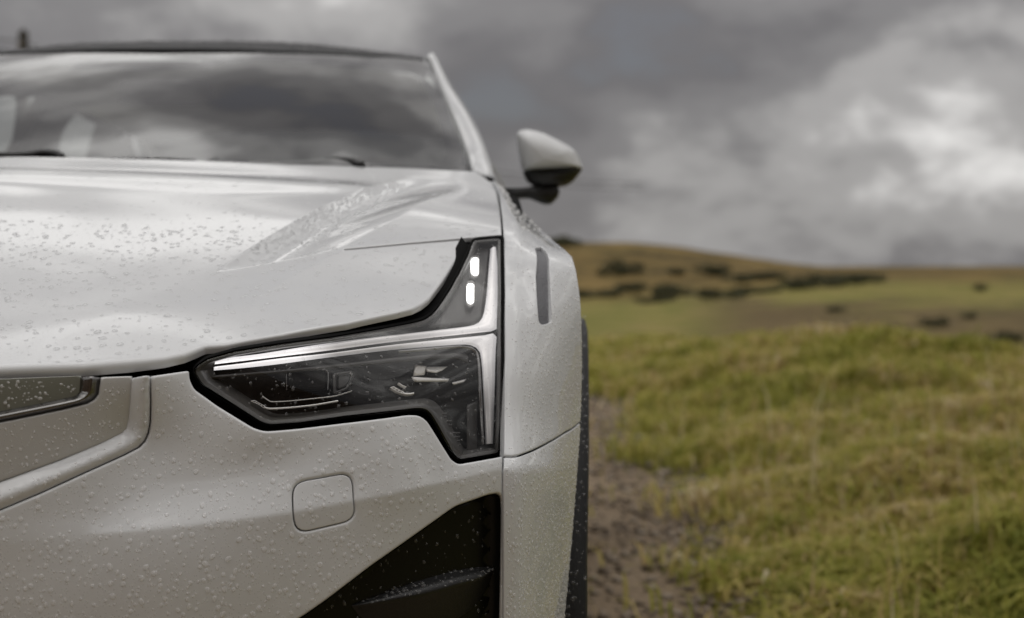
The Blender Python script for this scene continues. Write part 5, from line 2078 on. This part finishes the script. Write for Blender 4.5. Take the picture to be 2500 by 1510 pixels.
# ------------------------------------------------------------------ cabin
def rounded_block(name, c, s, parent, material, bev=0.25, rot=0.0):
    """a padded block: superellipsoid"""
    V, F = [], []
    nu, nv = 20, 12
    for j in range(nv + 1):
        ph = -math.pi / 2 + math.pi * j / nv
        for i in range(nu):
            th = 2 * math.pi * i / nu
            e = 0.45
            f = lambda w, ee: math.copysign(abs(w) ** ee, w)
            x = f(math.cos(ph), e) * f(math.cos(th), e) * s[0]
            y = f(math.cos(ph), e) * f(math.sin(th), e) * s[1]
            z = f(math.sin(ph), e) * s[2]
            y, z = y * math.cos(rot) - z * math.sin(rot), y * math.sin(rot) + z * math.cos(rot)
            V.append((c[0] + x, c[1] + y, c[2] + z))
    for j in range(nv):
        for i in range(nu):
            F.append((j * nu + i, j * nu + (i + 1) % nu, (j + 1) * nu + (i + 1) % nu, (j + 1) * nu + i))
    return mesh_obj(name, V, F, material, parent)


def build_cabin():
    # dashboard, floor, head lining
    V, F = loft([[(CX + s * 0.80, 2.72 + 0.18 * s * s, 0.14) for s in np.linspace(-1, 1, 15)], [(CX + s * 0.80, 3.05 + 0.1 * s * s, 0.165) for s in np.linspace(-1, 1, 15)],
                 [(CX + s * 0.80, 3.28, 0.13) for s in np.linspace(-1, 1, 15)], [(CX + s * 0.80, 3.30, -0.10) for s in np.linspace(-1, 1, 15)], [(CX + s * 0.80, 3.25, -0.65) for s in np.linspace(-1, 1, 15)],
                 [(CX + s * 0.80, 5.9, -0.65) for s in np.linspace(-1, 1, 15)]])
    mesh_obj('dashboard', V, F, 'cabin', car)
    xs = np.linspace(-1.60, -0.40, 13)
    rows = []
    for y in (3.62, 3.9, 4.3, 4.8, 5.2, 5.3):
        q = np.stack([xs, np.full(13, y)], 1)
        rows.append(ROOF(q) - [0, 0, 0.045])
    V, F = loft(rows)
    mesh_obj('head_lining', V, F, 'cabin_roof', car)
    # inner trim of the cabin sides with its window openings
    TR = Surf(lambda q: np.stack([2 * CX - np.interp(q[:, 1], [0.15, 0.60], [-0.200, -0.435]), q[:, 0], q[:, 1]], 1))
    hs = []
    for w in ([(-250, 262), (24, 234), (40, 240), (36, 300), (22, 390), (-250, 400)], [(54, 236), (84, 236), (91, 246), (82, 288), (54, 318)],
              [(140, 400), (150, 330), (168, 298), (195, 273), (224, 265), (244, 271), (240, 292), (226, 325), (205, 400)]):
        hs.append(round_poly(TR.inv(np.array(w, float), (4.4, 0.4)), 0.02))
    tr = panel('cabin_trim', TR, [(3.2, -0.62), (5.9, -0.62), (5.9, 0.20), (5.3, 0.48), (4.3, 0.545), (3.75, 0.51), (3.45, 0.40), (3.2, 0.20)], 'cabin', car, holes=hs, step=0.06, estep=0.015, r=0, flange=0)
    mirror_obj(tr)
    V, F = loft([[(CX + s_ * 0.82, 5.95, 0.16), (CX + s_ * 0.82, 5.95, -0.65)] for s_ in (-1, 1)])
    mesh_obj('boot_trim', V, F, 'cabin', car)
    for sx in (-1.40, -0.60):
        s = rounded_block('seat', (sx, 4.02, -0.15), (0.25, 0.08, 0.36), car, 'seat_fabric', rot=-0.22)
        rounded_block('headrest', (sx, 4.12, 0.22), (0.13, 0.05, 0.09), s, 'seat_fabric', rot=-0.2)
    s = rounded_block('rear_bench', (CX, 5.10, -0.12), (0.66, 0.09, 0.33), car, 'seat_fabric', rot=-0.25)
    for sx in (-1.38, -0.62):
        rounded_block('headrest', (sx, 5.18, 0.20), (0.13, 0.05, 0.07), s, 'seat_fabric', rot=-0.2)
    t = np.linspace(0, 2 * math.pi, 40)
    v, f = tube_mesh([(-0.62 + 0.19 * math.cos(a), 3.46 - 0.08 * math.sin(a), 0.02 + 0.17 * math.sin(a)) for a in t], 0.016, 8)
    mesh_obj('steering_wheel', v, f, 'cabin', car)
    rounded_block('inside_mirror', (CX, 3.52, 0.43), (0.12, 0.015, 0.035), car, 'cabin')


build_cabin()


# ------------------------------------------------------------------ door mirrors
def build_mirror():
    def c8(pts, d):
        return np.array([P3(1180 + x / 5.313, 280 + y / 5.313, d) for x, y in pts])
    d0 = 3.10
    cap = [(432, 250), (470, 205), (560, 186), (690, 210), (800, 243), (1000, 340), (1130, 415), (1200, 470), (1245, 560), (1288, 680), (1280, 705), (1100, 722), (800, 738), (560, 748), (505, 740), (470, 560), (445, 400)]
    loop = round_poly(c8(cap, d0)[:, [0, 2]], 0.006, n=3)
    ctr = np.array(c8([(800, 610)], d0)[0][[0, 2]])
    hi = np.array(c8([(640, 470)], d0)[0][[0, 2]])
    rows = []
    for s, dy in ((0.02, -0.062), (0.28, -0.060), (0.52, -0.054), (0.72, -0.043), (0.87, -0.028), (0.96, -0.012), (1.0, 0.004), (1.0, 0.045), (0.985, 0.052), (0.95, 0.054)):
        q = ctr + (loop - ctr) * s
        rows.append(np.stack([q[:, 0], np.full(len(q), d0 + dy), q[:, 1]], 1))
    V, F = loft(rows, closed=True)
    o = mesh_obj('door_mirror', V, [f[::-1] for f in F], WP, car)
    o['label'] = 'white door mirror on a black arm, out of focus'
    q = ctr + (loop - ctr) * 0.94
    rows = [np.stack([q[:, 0], np.full(len(q), d0 + 0.050), q[:, 1]], 1), np.stack([(ctr + (q - ctr) * 0.01)[:, 0], np.full(len(q), d0 + 0.050), (ctr + (q - ctr) * 0.01)[:, 1]], 1)]
    V, F = loft(rows, closed=True)
    g = mesh_obj('mirror_glass', V, F, 'mirror_silver', o)
    low = [(512, 742), (800, 734), (1100, 720), (1286, 698), (1240, 765), (1170, 850), (1070, 915), (960, 935), (760, 945), (640, 915), (560, 868), (530, 800)]
    loop2 = round_poly(c8(low, d0)[:, [0, 2]], 0.004, n=3)
    c2_ = loop2.mean(0)
    rows = []
    for s, dy in ((0.02, -0.045), (0.6, -0.042), (0.9, -0.026), (1.0, -0.008), (1.0, 0.050), (0.9, 0.054), (0.02, 0.054)):
        q = c2_ + (loop2 - c2_) * s
        rows.append(np.stack([q[:, 0], np.full(len(q), d0 + dy), q[:, 1]], 1))
    V, F = loft(rows, closed=True)
    b = mesh_obj('mirror_base', V, [f[::-1] for f in F], 'satin_black', o)
    arm = [(150, 960), (560, 948), (700, 915), (960, 925), (995, 990), (965, 1075), (880, 1160), (800, 1172), (700, 1135), (600, 1092), (500, 1090), (150, 1130)]
    loop3 = round_poly(c8(arm, d0)[:, [0, 2]], 0.004, n=3)
    c3_ = loop3.mean(0)
    rows = []
    for s, dy in ((0.9, -0.028), (0.97, -0.022), (1.0, -0.010), (1.0, 0.022), (0.95, 0.030)):
        q = c3_ + (loop3 - c3_) * s
        rows.append(np.stack([q[:, 0], np.full(len(q), d0 + dy), q[:, 1]], 1))
    V, F = loft(rows, closed=True, capped=True)
    a = mesh_obj('mirror_arm', V, [f[::-1] for f in F], 'satin_black', o)
    om = mirror_obj(o, car)
    om['label'] = 'door mirror on the far side of the car'
    for k in (g, b, a):
        mirror_obj(k, om)


build_mirror()
